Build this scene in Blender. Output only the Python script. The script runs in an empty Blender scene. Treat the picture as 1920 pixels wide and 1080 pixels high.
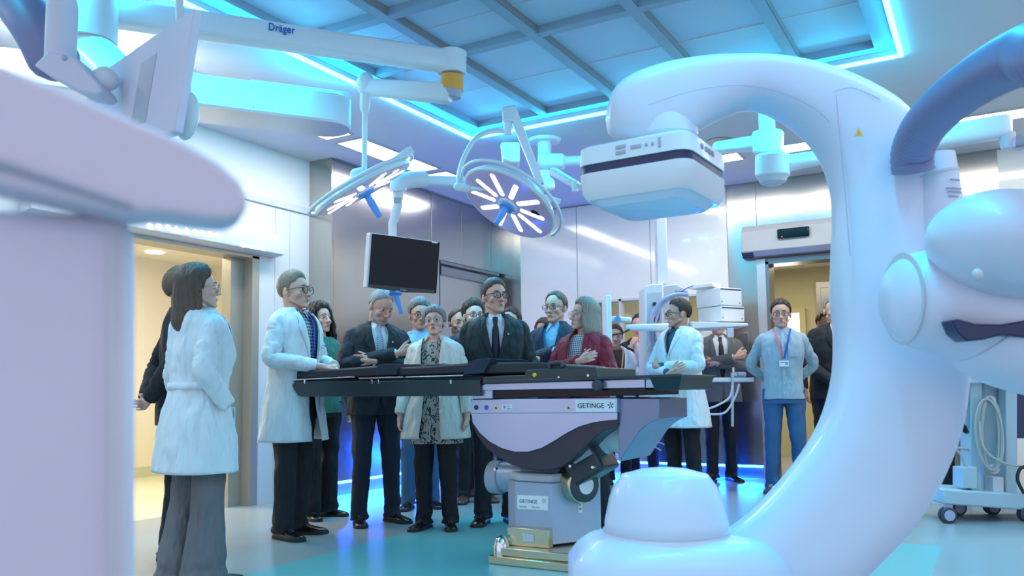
import bpy, bmesh, math, random
from mathutils import Vector, Matrix, noise
from math import sin, cos, pi, radians, sqrt, atan2
import numpy as np
random.seed(7)
XS0 = -5.30
sc = bpy.context.scene
COL = sc.collection
# ------------------------------------------------------------------ camera
F, PX0, PY0, HC = 1556.0, 960.0, 612.0, 0.95
YAW, PITCH, ROLL = radians(-29.94), radians(4.5), radians(-0.75)
fw = Vector((sin(YAW)*cos(PITCH), cos(YAW)*cos(PITCH), sin(PITCH)))
r_ = Vector((cos(YAW), -sin(YAW), 0)); u_ = r_.cross(fw)
rt = r_*cos(ROLL) + u_*sin(ROLL); up = -r_*sin(ROLL) + u_*cos(ROLL)
CAM = Vector((0, 0, HC))
FH = Vector((sin(YAW), cos(YAW), 0)); RH = Vector((cos(YAW), -sin(YAW), 0)); UZ = Vector((0, 0, 1))
cd = bpy.data.cameras.new('camera'); cam = bpy.data.objects.new('camera', cd); COL.objects.link(cam)
cam.matrix_world = Matrix(((rt.x, up.x, -fw.x, 0), (rt.y, up.y, -fw.y, 0), (rt.z, up.z, -fw.z, HC), (0, 0, 0, 1)))
cd.sensor_width = 36.0; cd.lens = F/1920*36; cd.shift_y = (PY0-540)/1920; cd.clip_start = 0.05
cd.dof.use_dof = True; cd.dof.focus_distance = 5.6; cd.dof.aperture_fstop = 4.5
sc.camera = cam
sc.view_settings.view_transform = 'Standard'; sc.view_settings.look = 'None'
sc.view_settings.gamma = 1.0; sc.view_settings.use_curve_mapping = False; sc.view_settings.exposure = 0.18
# ------------------------------------------------------------------ world: pale fill light added in place of the unbuilt room behind the camera
w = bpy.data.worlds.new('world'); sc.world = w; w.use_nodes = True
w.node_tree.nodes['Background'].inputs[0].default_value = (0.80, 0.82, 1.0, 1)
w.node_tree.nodes['Background'].inputs[1].default_value = 0.92
def area(name, loc, size, energy, color, rot=(0, 0, 0), spread=180):
    l = bpy.data.lights.new(name, 'AREA'); l.shape = 'RECTANGLE'; l.size, l.size_y = size
    l.energy = energy; l.color = color; l.spread = radians(spread)
    o = bpy.data.objects.new(name, l); COL.objects.link(o); o.location = loc; o.rotation_euler = rot
    return o
# light that the ceiling luminaires of this room (rows left, back and right) give, and the side rooms' lamps
area('luminaire_row_light_1', (-4.79, 4.6, 3.15), (0.25, 6.5), 38, (1.0, 0.96, 0.90))
area('luminaire_row_light_2', (-1.0, 7.85, 3.15), (4.0, 0.25), 38, (1.0, 0.96, 0.90))
area('luminaire_row_light_3', (1.0, 4.0, 3.15), (0.25, 6.5), 40, (0.85, 0.93, 1.0))
area('side_room_lamp', (-7.2, 4.6, 2.5), (1.4, 1.4), 95, (1.0, 0.90, 0.70))
area('corridor_lamp', (-1.6, 10.6, 2.55), (3.5, 0.5), 38, (1.0, 0.88, 0.66))
area('corridor_lamp_2', (-4.2, 10.6, 2.55), (2.0, 0.5), 20, (1.0, 0.86, 0.6))
# cyan strips of the ceiling frame: narrow channels that throw their light downwards
for n, loc, sz, e in (('cyan_strip_light_1', (-3.86, 3.3, 3.12), (0.05, 5.4), 36), ('cyan_strip_light_2', (-2.1, 6.02, 3.12), (3.4, 0.05), 27), ('cyan_strip_light_3', (-0.42, 3.3, 3.12), (0.05, 5.4), 46)):
    area(n, loc, sz, e, (0.0, 0.62, 1.0), spread=115)
area('blue_base_light_1', (XS0+0.03, 6.66, 0.125), (1.5, 0.02), 26, (0.01, 0.10, 1.0), rot=(radians(35), 0, radians(90)))
area('blue_base_light_2', (-3.6, 8.94, 0.125), (2.8, 0.02), 40, (0.01, 0.10, 1.0), rot=(radians(-35), 0, 0))
# ------------------------------------------------------------------ projection helpers (photo pixel -> point of the place)
def ray(x, y): return fw + rt*((x-PX0)/F) + up*((PY0-y)/F)
def P(x, y, D): return CAM + ray(x, y)*D
def atz(x, y, z): d = ray(x, y); return CAM + d*((z-HC)/d.z)
def atx(x, y, X): d = ray(x, y); return CAM + d*(X/d.x)
def aty(x, y, Y): d = ray(x, y); return CAM + d*(Y/d.y)
def PV(x, y, D): d = ray(x, y); return CAM + d*(D/d.dot(FH))     # on the upright plane facing the camera at distance D

# ------------------------------------------------------------------ materials
def mat(name, col, rough=0.5, metal=0.0, vary=0.06, vscale=6.0, bump=0.0, bscale=80.0, bdist=0.01, emit=0.0, ecol=None, aniso=None, coat=0.0, vcol=False, trans=0.0, spec=0.5):
    m = bpy.data.materials.new(name); m.use_nodes = True
    nt = m.node_tree; b = nt.nodes['Principled BSDF']; L = nt.links.new
    tc = nt.nodes.new('ShaderNodeTexCoord')
    src = tc.outputs['Object']
    if aniso:
        mp = nt.nodes.new('ShaderNodeMapping'); mp.inputs['Scale'].default_value = aniso; L(src, mp.inputs['Vector']); src = mp.outputs[0]
    nz = nt.nodes.new('ShaderNodeTexNoise'); nz.inputs['Scale'].default_value = vscale; nz.inputs['Detail'].default_value = 3
    L(src, nz.inputs['Vector'])
    mx = nt.nodes.new('ShaderNodeMix'); mx.data_type = 'RGBA'
    c = Vector(col[:3])
    mx.inputs[6].default_value = (*(c*(1-vary)), 1); mx.inputs[7].default_value = (*[min(1, v*(1+vary)) for v in c], 1)
    L(nz.outputs['Fac'], mx.inputs[0])
    out = mx.outputs[2]
    if vcol:
        at = nt.nodes.new('ShaderNodeVertexColor'); at.layer_name = 'Col'
        m2 = nt.nodes.new('ShaderNodeMix'); m2.data_type = 'RGBA'; m2.blend_type = 'MULTIPLY'; m2.inputs[0].default_value = 1
        L(out, m2.inputs[6]); L(at.outputs['Color'], m2.inputs[7]); out = m2.outputs[2]
    L(out, b.inputs['Base Color'])
    b.inputs['Roughness'].default_value = rough; b.inputs['Metallic'].default_value = metal
    b.inputs['Coat Weight'].default_value = coat; b.inputs['Specular IOR Level'].default_value = spec
    if trans: b.inputs['Transmission Weight'].default_value = trans
    if bump:
        n2 = nt.nodes.new('ShaderNodeTexNoise'); n2.inputs['Scale'].default_value = bscale; L(src, n2.inputs['Vector'])
        bp = nt.nodes.new('ShaderNodeBump'); bp.inputs['Strength'].default_value = bump; bp.inputs['Distance'].default_value = bdist
        L(n2.outputs['Fac'], bp.inputs['Height']); L(bp.outputs[0], b.inputs['Normal'])
    if emit:
        b.inputs['Emission Color'].default_value = (*(ecol or col)[:3], 1); b.inputs['Emission Strength'].default_value = emit
    return m
M = {}
def mm(k, *a, **kw): M[k] = mat(k, *a, **kw); return M[k]
mm('ceiling', (0.60, 0.64, 0.68), 0.6, vary=0.02)
mm('grid_panel', (0.46, 0.64, 0.78), 0.55, vary=0.03, vscale=2)  # white panels; the blue of the cyan strip light is mixed into the colour
mm('grid_bar', (0.28, 0.40, 0.50), 0.45, vary=0.03)
mm('white_wall', (0.72, 0.74, 0.74), 0.42, vary=0.02)
mm('glass_wall', (0.84, 0.83, 0.77), 0.12, vary=0.02, coat=0.5)
mm('seam', (0.25, 0.27, 0.28), 0.6)
mm('steel', (0.50, 0.47, 0.43), 0.21, 0.95, vary=0.06, vscale=5, aniso=(1, 1, 30), bump=0.015, bscale=60)
mm('door_frame', (0.42, 0.39, 0.33), 0.35, 0.35)
mm('operator_grey', (0.42, 0.42, 0.43), 0.4)
mm('steel_dark', (0.30, 0.30, 0.31), 0.3, 0.9, vary=0.05)
mm('steel_bright', (0.72, 0.72, 0.76), 0.25, 0.9, vary=0.04)
mm('alu', (0.62, 0.63, 0.64), 0.35, 0.7)
mm('warm_wall', (0.86, 0.80, 0.64), 0.6, vary=0.03)
mm('warm_floor', (0.62, 0.62, 0.46), 0.35)
mm('olive_wall', (0.52, 0.48, 0.30), 0.6, vary=0.04)
mm('floor', (0.33, 0.37, 0.39), 0.25, vary=0.16, vscale=220, spec=0.45)
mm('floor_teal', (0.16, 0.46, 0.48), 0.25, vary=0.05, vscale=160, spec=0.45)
mm('led_cyan', (0.2, 0.9, 1.0), emit=34, ecol=(0.02, 0.62, 1.0))
mm('led_blue', (0.05, 0.2, 1.0), emit=150, ecol=(0.004, 0.11, 1.0))
mm('panel_light', (1, 1, 1), emit=7, ecol=(0.95, 0.98, 1.0))
mm('warm_light', (1, 1, 1), emit=5, ecol=(1.0, 0.9, 0.7))
mm('white', (0.78, 0.80, 0.82), 0.32, vary=0.02, coat=0.15)
mm('white_carm', (0.70, 0.75, 0.87), 0.38, vary=0.02, coat=0.2)  # white plastic with the lavender cast of the blue LEDs put into its colour
mm('white_matt', (0.64, 0.63, 0.73), 0.55, vary=0.02)  # off-white plastic, lilac light cast included in the base colour
mm('grey_plastic', (0.42, 0.44, 0.52), 0.45)
mm('light_grey', (0.60, 0.62, 0.66), 0.45)
mm('dark_plastic', (0.035, 0.04, 0.05), 0.35, vary=0.15)
mm('black_gloss', (0.006, 0.007, 0.010), 0.15, vary=0.2, spec=0.3)
mm('screen', (0.006, 0.010, 0.014), 0.22, vary=0.3, vscale=2, spec=0.25)
mm('navy_band', (0.015, 0.03, 0.09), 0.3)
mm('pad', (0.016, 0.019, 0.026), 0.5, vary=0.2, vscale=9, bump=0.25, bscale=14)
mm('drape', (0.014, 0.022, 0.05), 0.7, vary=0.2, bump=0.5, bscale=18)
mm('table_plate', (0.02, 0.035, 0.04), 0.28)
mm('table_steel', (0.50, 0.52, 0.68), 0.3, 0.75, vary=0.03)  # blue LED reflection worked into the steel's base colour
mm('table_side', (0.22, 0.26, 0.38), 0.32, 0.7, vary=0.03)
mm('table_dark', (0.045, 0.04, 0.06), 0.3, 0.4)
mm('column', (0.42, 0.47, 0.60), 0.38, 0.35)
mm('brass', (0.62, 0.55, 0.38), 0.22, 0.9)
mm('chrome', (0.8, 0.8, 0.8), 0.1, 1.0)
mm('handle_blue', (0.10, 0.36, 0.85), 0.4)
mm('orange', (0.95, 0.40, 0.06), 0.45)
mm('yellow', (0.90, 0.62, 0.02), 0.4)
mm('sign_yellow', (0.75, 0.6, 0.25), 0.5)
mm('ink', (0.02, 0.03, 0.08), 0.5)
mm('ink_blue', (0.0, 0.10, 0.45), 0.5)
mm('ink_grey', (0.30, 0.32, 0.40), 0.5)
mm('sticker', (0.85, 0.86, 0.88), 0.5)
mm('red', (0.65, 0.03, 0.05), 0.4)
mm('green', (0.05, 0.6, 0.15), 0.4, emit=0.6)
mm('hose', (0.19, 0.21, 0.36), 0.42, vary=0.05)
mm('cable_grey', (0.42, 0.44, 0.42), 0.5)
mm('cable_blue', (0.05, 0.14, 0.50), 0.4)
mm('cable_black', (0.015, 0.015, 0.02), 0.45)
mm('light_strip', (1, 1, 1), emit=1.6, ecol=(0.90, 0.86, 1.0))
mm('lamp_face', (0.32, 0.30, 0.52), 0.18, 0.3, coat=0.5, vary=0.2, vscale=12, emit=0.15, ecol=(0.62, 0.60, 0.95))
mm('red_led', (1, 0.1, 0.2), emit=4, ecol=(1, 0.1, 0.2))
mm('window_glow', (1, 1, 1), emit=3.0, ecol=(1.0, 0.98, 0.92))
mm('rubber', (0.05, 0.055, 0.07), 0.5)
mm('wheel', (0.40, 0.44, 0.60), 0.4)
mm('cart_body', (0.40, 0.55, 0.62), 0.4, vary=0.03)
def glass_mat(name, tint=(1, 1, 1), a=0.05):
    m = bpy.data.materials.new(name); m.use_nodes = True; nt = m.node_tree
    for n in list(nt.nodes): nt.nodes.remove(n)
    o = nt.nodes.new('ShaderNodeOutputMaterial'); t = nt.nodes.new('ShaderNodeBsdfTransparent'); g = nt.nodes.new('ShaderNodeBsdfGlossy')
    f = nt.nodes.new('ShaderNodeLayerWeight'); f.inputs[0].default_value = 0.5
    pw = nt.nodes.new('ShaderNodeMath'); pw.operation = 'POWER'; pw.inputs[1].default_value = 5; ad = nt.nodes.new('ShaderNodeMath'); ad.operation = 'MULTIPLY_ADD'; ad.inputs[1].default_value = 0.5; ad.inputs[2].default_value = a
    x = nt.nodes.new('ShaderNodeMixShader'); t.inputs[0].default_value = (*tint, 1); g.inputs['Roughness'].default_value = 0.03
    nt.links.new(f.outputs['Facing'], pw.inputs[0]); nt.links.new(pw.outputs[0], ad.inputs[0]); nt.links.new(ad.outputs[0], x.inputs[0]); nt.links.new(t.outputs[0], x.inputs[1]); nt.links.new(g.outputs[0], x.inputs[2]); nt.links.new(x.outputs[0], o.inputs[0])
    M[name] = m
glass_mat('glass', (0.93, 0.96, 0.95)); glass_mat('lens', (0.97, 0.98, 0.99), 0.02); glass_mat('clear_ring', (0.80, 0.88, 1.0))

# ------------------------------------------------------------------ mesh builder
class MB:
    def __init__(s): s.v = []; s.f = []; s.m = []; s.c = None; s.cur = 0
    def add(s, vs, fs):
        n = len(s.v); s.v += [tuple(v) for v in vs]; s.f += [tuple(i+n for i in f) for f in fs]; s.m += [s.cur]*len(fs); return s
    def box(s, a, b):
        x0, y0, z0 = [min(p, q) for p, q in zip(a, b)]; x1, y1, z1 = [max(p, q) for p, q in zip(a, b)]
        return s.hexa([(x0, y0, z0), (x1, y0, z0), (x1, y1, z0), (x0, y1, z0), (x0, y0, z1), (x1, y0, z1), (x1, y1, z1), (x0, y1, z1)])
    def hexa(s, p): return s.add(p, [(0, 3, 2, 1), (4, 5, 6, 7), (0, 1, 5, 4), (1, 2, 6, 5), (2, 3, 7, 6), (3, 0, 4, 7)])
    def obox(s, c, ax, ay, az):      # centre and three half-axis vectors
        c = Vector(c); ax = Vector(ax); ay = Vector(ay); az = Vector(az)
        return s.hexa([c-ax-ay-az, c+ax-ay-az, c+ax+ay-az, c-ax+ay-az, c-ax-ay+az, c+ax-ay+az, c+ax+ay+az, c-ax+ay+az])
    def loft(s, rings, closed=True, cap0=True, cap1=True):
        n = len(rings[0]); k = len(s.v); vs = [tuple(p) for r in rings for p in r]; fs = []
        for i in range(len(rings)-1):
            for j in range(n if closed else n-1):
                a = i*n+j; b = i*n+(j+1) % n; fs.append((a, b, b+n, a+n))
        if cap0: fs.append(tuple(range(n))[::-1])
        if cap1: fs.append(tuple(range((len(rings)-1)*n, len(rings)*n)))
        return s.add(vs, fs)
    def tube(s, pts, rad, seg=14, upv=None, caps=True, ry=None, ex=2.0, rnd=False):
        pts = [Vector(p) for p in pts]; n = len(pts)
        if not hasattr(rad, '__len__'): rad = [rad]*n
        if ry is None: ry = rad
        elif not hasattr(ry, '__len__'): ry = [ry]*n
        T = [(pts[min(i+1, n-1)]-pts[max(i-1, 0)]).normalized() for i in range(n)]
        N = Vector(upv) if upv else (Vector((0, 0, 1)) if abs(T[0].z) < 0.9 else Vector((0, 1, 0)))
        rings = []
        P2 = []
        for i in range(n):
            N = (N - T[i]*N.dot(T[i]))
            N = N.normalized() if N.length > 1e-6 else T[i].orthogonal().normalized()
            P2.append((pts[i], rad[i], ry[i], N.copy(), T[i]))
        if rnd:
            a = P2[0]; b = P2[-1]; pre = []; post = []
            for q in (0.15, 0.5, 0.85):
                k = sqrt(1-(1-q)**2); pre.append((a[0]-a[4]*a[1]*(1-q), a[1]*k, a[2]*k, a[3], a[4]))
                k2 = sqrt(1-q*q); post.append((b[0]+b[4]*b[1]*q, b[1]*k2, b[2]*k2, b[3], b[4]))
            P2 = pre+P2+post
        for p, ra, rb, N, t in P2:
            B = t.cross(N); ring = []
            for j in range(seg):
                an = 2*pi*j/seg; c, d = cos(an), sin(an)
                c = math.copysign(abs(c)**(2/ex), c); d = math.copysign(abs(d)**(2/ex), d)
                ring.append(p + B*(ra*c) + N*(rb*d))
            rings.append(ring)
        return s.loft(rings, True, caps, caps)
    def cyl(s, a, b, r, r2=None, seg=24): return s.tube([a, b], [r, r if r2 is None else r2], seg)
    def ball(s, c, r, seg=16, rings=10, Mx=None):
        if not hasattr(r, '__len__'): r = (r, r, r)
        R = []
        for i in range(rings+1):
            ph = pi*(i+0.02)/(rings+0.04)
            R.append([Vector((r[0]*sin(ph)*cos(2*pi*j/seg), r[1]*sin(ph)*sin(2*pi*j/seg), -r[2]*cos(ph))) for j in range(seg)])
        R = [[(Mx @ p if Mx else p)+Vector(c) for p in q] for q in R]
        return s.loft(R)
    def lathe(s, prof, c, ax=(0, 0, 1), seg=40):   # prof: (radius, height)
        ax = Vector(ax).normalized(); a = ax.orthogonal().normalized(); b = ax.cross(a)
        return s.loft([[Vector(c)+ax*h+a*(r*cos(2*pi*j/seg))+b*(r*sin(2*pi*j/seg)) for j in range(seg)] for r, h in prof])
    def prism(s, poly, ext):
        poly = [Vector(p) for p in poly]; e = Vector(ext); return s.loft([poly, [p+e for p in poly]])
    def build(s, name, m, parent=None, smooth=35, bevel=0, bseg=2, world=True, mods=None):
        me = bpy.data.meshes.new(name); me.from_pydata(s.v, [], s.f)
        ms = m if isinstance(m, (list, tuple)) else [m]
        for q in ms: me.materials.append(M[q] if isinstance(q, str) else q)
        if len(ms) > 1: me.polygons.foreach_set('material_index', s.m)
        bm = bmesh.new(); bm.from_mesh(me); bmesh.ops.recalc_face_normals(bm, faces=bm.faces); bm.to_mesh(me); bm.free()
        if smooth:
            me.polygons.foreach_set('use_smooth', [True]*len(me.polygons)); me.set_sharp_from_angle(angle=radians(smooth))
        o = bpy.data.objects.new(name, me); COL.objects.link(o)
        if bevel:
            bv = o.modifiers.new('bevel', 'BEVEL'); bv.width = bevel; bv.segments = bseg; bv.limit_method = 'ANGLE'; bv.angle_limit = radians(32); bv.harden_normals = False
        if parent is not None:
            o.parent = parent
            if world: o.matrix_parent_inverse = WM(parent).inverted()
        return o
_wm = {}
def WM(o): return _wm.get(o.name, Matrix.Identity(4))
def thing(name, label, cat, loc=(0, 0, 0), rz=0, group=None, scale=1.0):
    o = bpy.data.objects.new(name, None); COL.objects.link(o); o.empty_display_size = 0.1
    o.location = loc; o.rotation_euler = (0, 0, rz); o.scale = (scale,)*3
    _wm[o.name] = Matrix.Translation(loc) @ Matrix.Rotation(rz, 4, 'Z') @ Matrix.Scale(scale, 4)
    return tag(o, label, cat, group)
def tag(o, label, cat=None, group=None):
    o['label'] = label
    if cat: o['category'] = cat
    if group: o['group'] = group
    return o
def struct(name, mb, m, bevel=0, parent=None, smooth=35):
    o = mb.build(name, m, parent, bevel=bevel, smooth=smooth)
    if parent is None: o['kind'] = 'structure'
    return o
def text(name, s, m, parent, origin, xdir, ydir, size, ext=0.0006, align='LEFT', xs=1.0, bold=0.0):
    c = bpy.data.curves.new(name, 'FONT'); c.body = s; c.size = size; c.extrude = ext; c.align_x = align; c.space_character = 1.05; c.offset = bold
    t = bpy.data.objects.new(name+'_tmp', c); COL.objects.link(t)
    dg = bpy.context.evaluated_depsgraph_get(); me = bpy.data.meshes.new_from_object(t.evaluated_get(dg)); bpy.data.objects.remove(t)
    xd = Vector(xdir).normalized(); yd = Vector(ydir); yd = (yd-xd*yd.dot(xd)).normalized(); zd = xd.cross(yd)
    me.transform(Matrix(((xd.x*xs, yd.x, zd.x, origin[0]), (xd.y*xs, yd.y, zd.y, origin[1]), (xd.z*xs, yd.z, zd.z, origin[2]), (0, 0, 0, 1))))
    me.materials.clear(); me.materials.append(M[m]); o = bpy.data.objects.new(name, me); COL.objects.link(o)
    o.parent = parent; o.matrix_parent_inverse = WM(parent).inverted(); return o
def catm0(vals, n):
    out = []
    for i in range(len(vals)-1):
        p0 = vals[max(i-1, 0)]; p1 = vals[i]; p2 = vals[i+1]; p3 = vals[min(i+2, len(vals)-1)]
        for q in range(n):
            t = q/n; out.append(tuple(0.5*((2*p1[j])+(p2[j]-p0[j])*t+(2*p0[j]-5*p1[j]+4*p2[j]-p3[j])*t*t+(3*p1[j]-p0[j]-3*p2[j]+p3[j])*t**3) for j in range(len(p1))))
    out.append(tuple(vals[-1])); return out
def bez(pts, n=8):     # Catmull-Rom through points
    pts = [Vector(p) for p in pts]; out = []
    for i in range(len(pts)-1):
        p0 = pts[max(i-1, 0)]; p1 = pts[i]; p2 = pts[i+1]; p3 = pts[min(i+2, len(pts)-1)]
        for k in range(n):
            t = k/n; out.append(0.5*((2*p1)+(p2-p0)*t+(2*p0-5*p1+4*p2-p3)*t*t+(3*p1-p0-3*p2+p3)*t**3))
    out.append(pts[-1]); return out

# ================================================================== ROOM
ZC = 3.18; XL = -5.58; XS = -5.30; YB = 8.97
def flt(name, m, quads):   # quads: list of boxes
    b = MB()
    for a, c in quads: b.box(a, c)
    return struct(name, b, m, smooth=0)
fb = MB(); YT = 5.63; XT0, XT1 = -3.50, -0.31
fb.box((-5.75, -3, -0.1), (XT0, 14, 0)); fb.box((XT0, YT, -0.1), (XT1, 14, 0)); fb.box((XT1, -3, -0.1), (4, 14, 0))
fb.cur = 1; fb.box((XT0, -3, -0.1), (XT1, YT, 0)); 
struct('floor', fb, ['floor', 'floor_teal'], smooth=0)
flt('floor_side_room', 'warm_floor', [((-9.0, 1.5, -0.1), (-5.75, 8, 0.0))])
# ceiling round the recessed grid
gx0, gx1, gy0, gy1 = -3.84, -0.44, 0.6, 6.00
flt('ceiling', 'ceiling', [((-5.75, 0.0, ZC), (gx0, 9.1, ZC+0.12)), ((gx1, 0.0, ZC), (4, 9.1, ZC+0.12)), ((gx0, gy1, ZC), (gx1, 9.1, ZC+0.12)), ((gx0, 0.0, ZC), (gx1, gy0, ZC+0.12))])
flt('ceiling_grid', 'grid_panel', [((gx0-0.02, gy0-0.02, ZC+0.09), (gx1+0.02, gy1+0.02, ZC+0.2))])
b = MB()
zb0, zb1 = ZC+0.035, ZC+0.10
for x in (-3.08, -2.43, -1.75, -1.08): b.box((x-0.035, gy0, zb0), (x+0.035, gy1, zb1))
for y in (1.25, 2.55, 3.86, 4.56): b.box((gx0, y-0.034, zb0+0.003), (gx1, y+0.034, zb1-0.001))
b.box((gx0, gy0, zb0-0.002), (gx0+0.13, gy1, zb1+.001)); b.box((gx1-0.13, gy0, zb0-0.002), (gx1, gy1, zb1+.001)); b.box((gx0+.13, gy1-0.10, zb0-0.001), (gx1-.13, gy1-.001, zb1+.0005))
struct('trim_1', b, 'grid_bar', smooth=0)
b = MB()
for y in (5.25, 4.2, 3.2, 1.9): b.box((gx0, y-0.006, ZC+0.085), (gx1, y+0.006, ZC+0.095))
struct('trim_2', b, 'light_grey', smooth=0)
# dark joints next to the bars
b = MB()
for x in (-3.08, -2.43, -1.75, -1.08): b.box((x+0.035, gy0, zb0+0.01), (x+0.043, gy1, zb1))
for y in (1.25, 2.55, 3.86, 4.56): b.box((gx0, y+0.0345, zb0+0.012), (gx1, y+0.042, zb1-.002))
struct('trim_3', b, 'seam', smooth=0)
# led strip frame
b = MB()
b.box((gx0-0.03, gy0, ZC-0.018), (gx0, gy1+0.03, ZC-0.0005)); 
led = b.build('led_strip', 'led_cyan'); tag(led, 'long cyan light strip along the left edge of the ceiling grid, nearest the signed doorway', 'light strip', None)
b = MB(); b.box((gx0+0.005, gy1, ZC-0.018), (gx1, gy1+0.03, ZC-0.0005)); led = b.build('led_strip', 'led_cyan'); tag(led, 'cyan light strip along the back edge of the ceiling grid, running behind the curved arm', 'light strip')
b = MB(); b.box((gx1+0.005, gy0, ZC-0.018), (gx1+0.035, gy1+0.03, ZC-0.0005)); led = b.build('led_strip', 'led_cyan'); tag(led, 'cyan light strip at the right edge of the ceiling grid, above the blue hose', 'light strip')
# ceiling luminaires
def luminaire(x0, x1, y0, y1, lab):
    t = thing('ceiling_light', lab, 'ceiling light', ((x0+x1)/2, (y0+y1)/2, ZC), group='rectangular ceiling luminaires')
    f = MB()
    for a, c in (((x0-.02, y0-.02), (x0, y1+.02)), ((x1, y0-.02), (x1+.02, y1+.02)), ((x0, y0-.02), (x1, y0)), ((x0, y1), (x1, y1+.02))): f.box((*a, ZC-0.012), (*c, ZC-0.0005))
    f.build('frame', 'alu', t, smooth=0)
    d = MB(); d.box((x0, y0, ZC-0.006), (x1, y1, ZC-0.0006)); d.build('diffuser', 'panel_light', t, smooth=0)
for y0, lab in ((1.6, 'white ceiling light panel cut by the top left corner above the blurred equipment'), (2.9, 'white ceiling light panel showing above the tilted white monitor back'), (4.2, 'white ceiling light panel just below the wide cyan-lit boom'), (5.5, 'white ceiling light panel behind the thin stem of the edge-on surgical lamp'), (6.8, 'white ceiling light panel showing between the two surgical lamps')):
    luminaire(-4.93, -4.66, y0, y0+1.16, lab)
for x0, lab in ((-3.14, 'white ceiling light panel behind the corner of the square detector'), (-1.70, 'white ceiling light panel seen under the curved arm beside the cyan joint'), (-0.26, 'white ceiling light panel at the top right edge above the cyan arm')):
    luminaire(x0, x0+1.16, 7.73, 7.98, lab)
# left wall with sliding door opening to the side room (opening y 3.3..5.12, z 0..2.15)
flt('wall_left', 'white_wall', [((XL-0.2, 0.0, 0), (XL, 3.3, ZC)), ((XL-0.2, 3.3, 2.16), (XL, 5.13, ZC)), ((XL-0.2, 5.13, 0), (XL, 5.829, ZC))])
flt('trim_4', 'door_frame', [((XL-0.21, 5.12, 0), (XL+0.012, 5.20, 2.17)), ((XL-0.21, 3.2, 2.15), (XL+0.012, 5.20, 2.18)), ((XL-0.212, 4.98, 0), (XL-0.1, 5.119, 2.149))])
flt('trim_5', 'light_grey', [((XL, 0.5, 2.66), (XL+0.02, 5.83, 2.72)), ((XL, 5.39, 0), (XL+0.004, 5.396, 2.66)), ((XL, 5.57, 0), (XL+0.004, 5.576, 2.66))])
# steel pillar, steel wall and its soffit over the recessed door
b = MB()
b.box((XL-0.1, 5.83, 0.0), (XS-0.001, 5.86, ZC)); b.box((XS-0.02, 5.861, 0.14), (XS, 7.43, ZC)); b.box((XS-0.02, 7.44, 2.45), (XS, 8.97, ZC)); b.box((XS-0.25, 7.44, 2.44), (XS-0.002, 8.97, 2.45))
b.box((XS-0.02, 7.43, 0.14), (XS, 7.60, 2.45)); b.box((XS-0.25, 7.60, 0), (XS-0.1, 8.97, 2.44)); b.box((XS-0.3, 5.9, 0), (XS-0.08, 7.6, 0.14)); b.box((XS-0.12, 7.585, 0), (XS, 7.6, 2.44))
struct('wall_steel', b, 'steel', smooth=0)
flt('trim_6', 'seam', [((XS, 7.434, 2.45), (XS+0.003, 7.442, ZC)), ((XS, 8.04, 2.45), (XS+0.003, 8.046, ZC)), ((XS, 8.7, 2.45), (XS+0.003, 8.706, ZC)), ((XS, 5.86, ZC-0.012), (XS+0.02, 8.97, ZC)), ((XL, 5.825, ZC-0.012), (XS, 5.84, ZC))])
b = MB(); b.box((XS-0.1, 7.66, 2.28), (XS-0.02, 8.66, 2.38)); b.box((XS-0.1, 8.60, 0), (XS-0.02, 8.66, 2.28)); b.box((XS-0.1, 7.62, 2.40), (XS+0.0, 8.9, 2.435))
struct('door_1', b, 'steel_dark', bevel=0.004)
b = MB(); b.box((XS-0.09, 7.66, 0.02), (XS-0.05, 8.60, 2.28)); struct('door_2', b, 'steel', smooth=0)
# back wall
WZ0, WZ1, WX0, WX1 = 0.95, 2.01, -4.20, -2.75
b = MB(); b.box((-5.5, YB, 0.14), (-5.03, YB+0.1, ZC)); b.box((-2.43, YB, 0.14), (-2.12, YB+0.1, ZC)); b.box((-2.12, YB, 2.33), (0.15, YB+0.1, ZC)); b.box((-0.5, YB, 0.0), (0.15, YB+0.1, 2.33)); b.box((-2.43, YB+0.04, 0), (-2.12, YB+0.1, 0.14))
struct('wall_back_steel', b, 'steel', smooth=0)
flt('wall_back', 'glass_wall', [((-5.03, YB, WZ1), (-2.43, YB+0.1, ZC)), ((-5.03, YB, 0.80), (WX0, YB+0.1, WZ1)), ((WX1, YB, 0.80), (-2.43, YB+0.1, WZ1)), ((WX0, YB, 0.80), (WX1, YB+0.1, WZ0)), ((0.15, YB, 0), (4, YB+0.1, ZC))])
b = MB(); b.box((-5.03, YB, 0.14), (-2.43, YB+0.1, 0.80)); b.box((-5.3, YB+0.04, 0), (-2.43, YB+0.1, 0.14))
struct('wall_back_lower', b, 'steel', smooth=0)
flt('trim_7', 'seam', [((-4.253, YB-0.003, 0.8), (-4.247, YB, ZC)), ((-3.323, YB-0.003, 2.01), (-3.317, YB, ZC)), ((-2.433, YB-0.003, 0.14), (-2.427, YB, ZC)), ((-2.113, YB-0.003, 2.7), (-2.107, YB, ZC)), ((-0.9, YB-0.003, 2.7), (-0.894, YB, ZC)), ((-5.3, YB-0.01, ZC-0.012), (4, YB, ZC))])
b = MB(); e = 0.025
b.box((WX0, YB-0.01, WZ0), (WX0+e, YB+0.08, WZ1)); b.box((WX1-e, YB-0.01, WZ0), (WX1, YB+0.08, WZ1)); b.box((WX0, YB-0.01, WZ1-e), (WX1, YB+0.08, WZ1)); b.box((WX0, YB-0.01, WZ0), (WX1, YB+0.08, WZ0+e)); b.box((-3.72, YB-0.01, WZ0), (-3.69, YB+0.08, WZ1))
win = struct('window_1', b, 'light_grey', smooth=0)
b = MB(); b.box((WX0+e, YB+0.03, WZ0+e), (WX1-e, YB+0.036, WZ1-e)); b.build('window_pane', 'glass', win, smooth=0)
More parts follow.
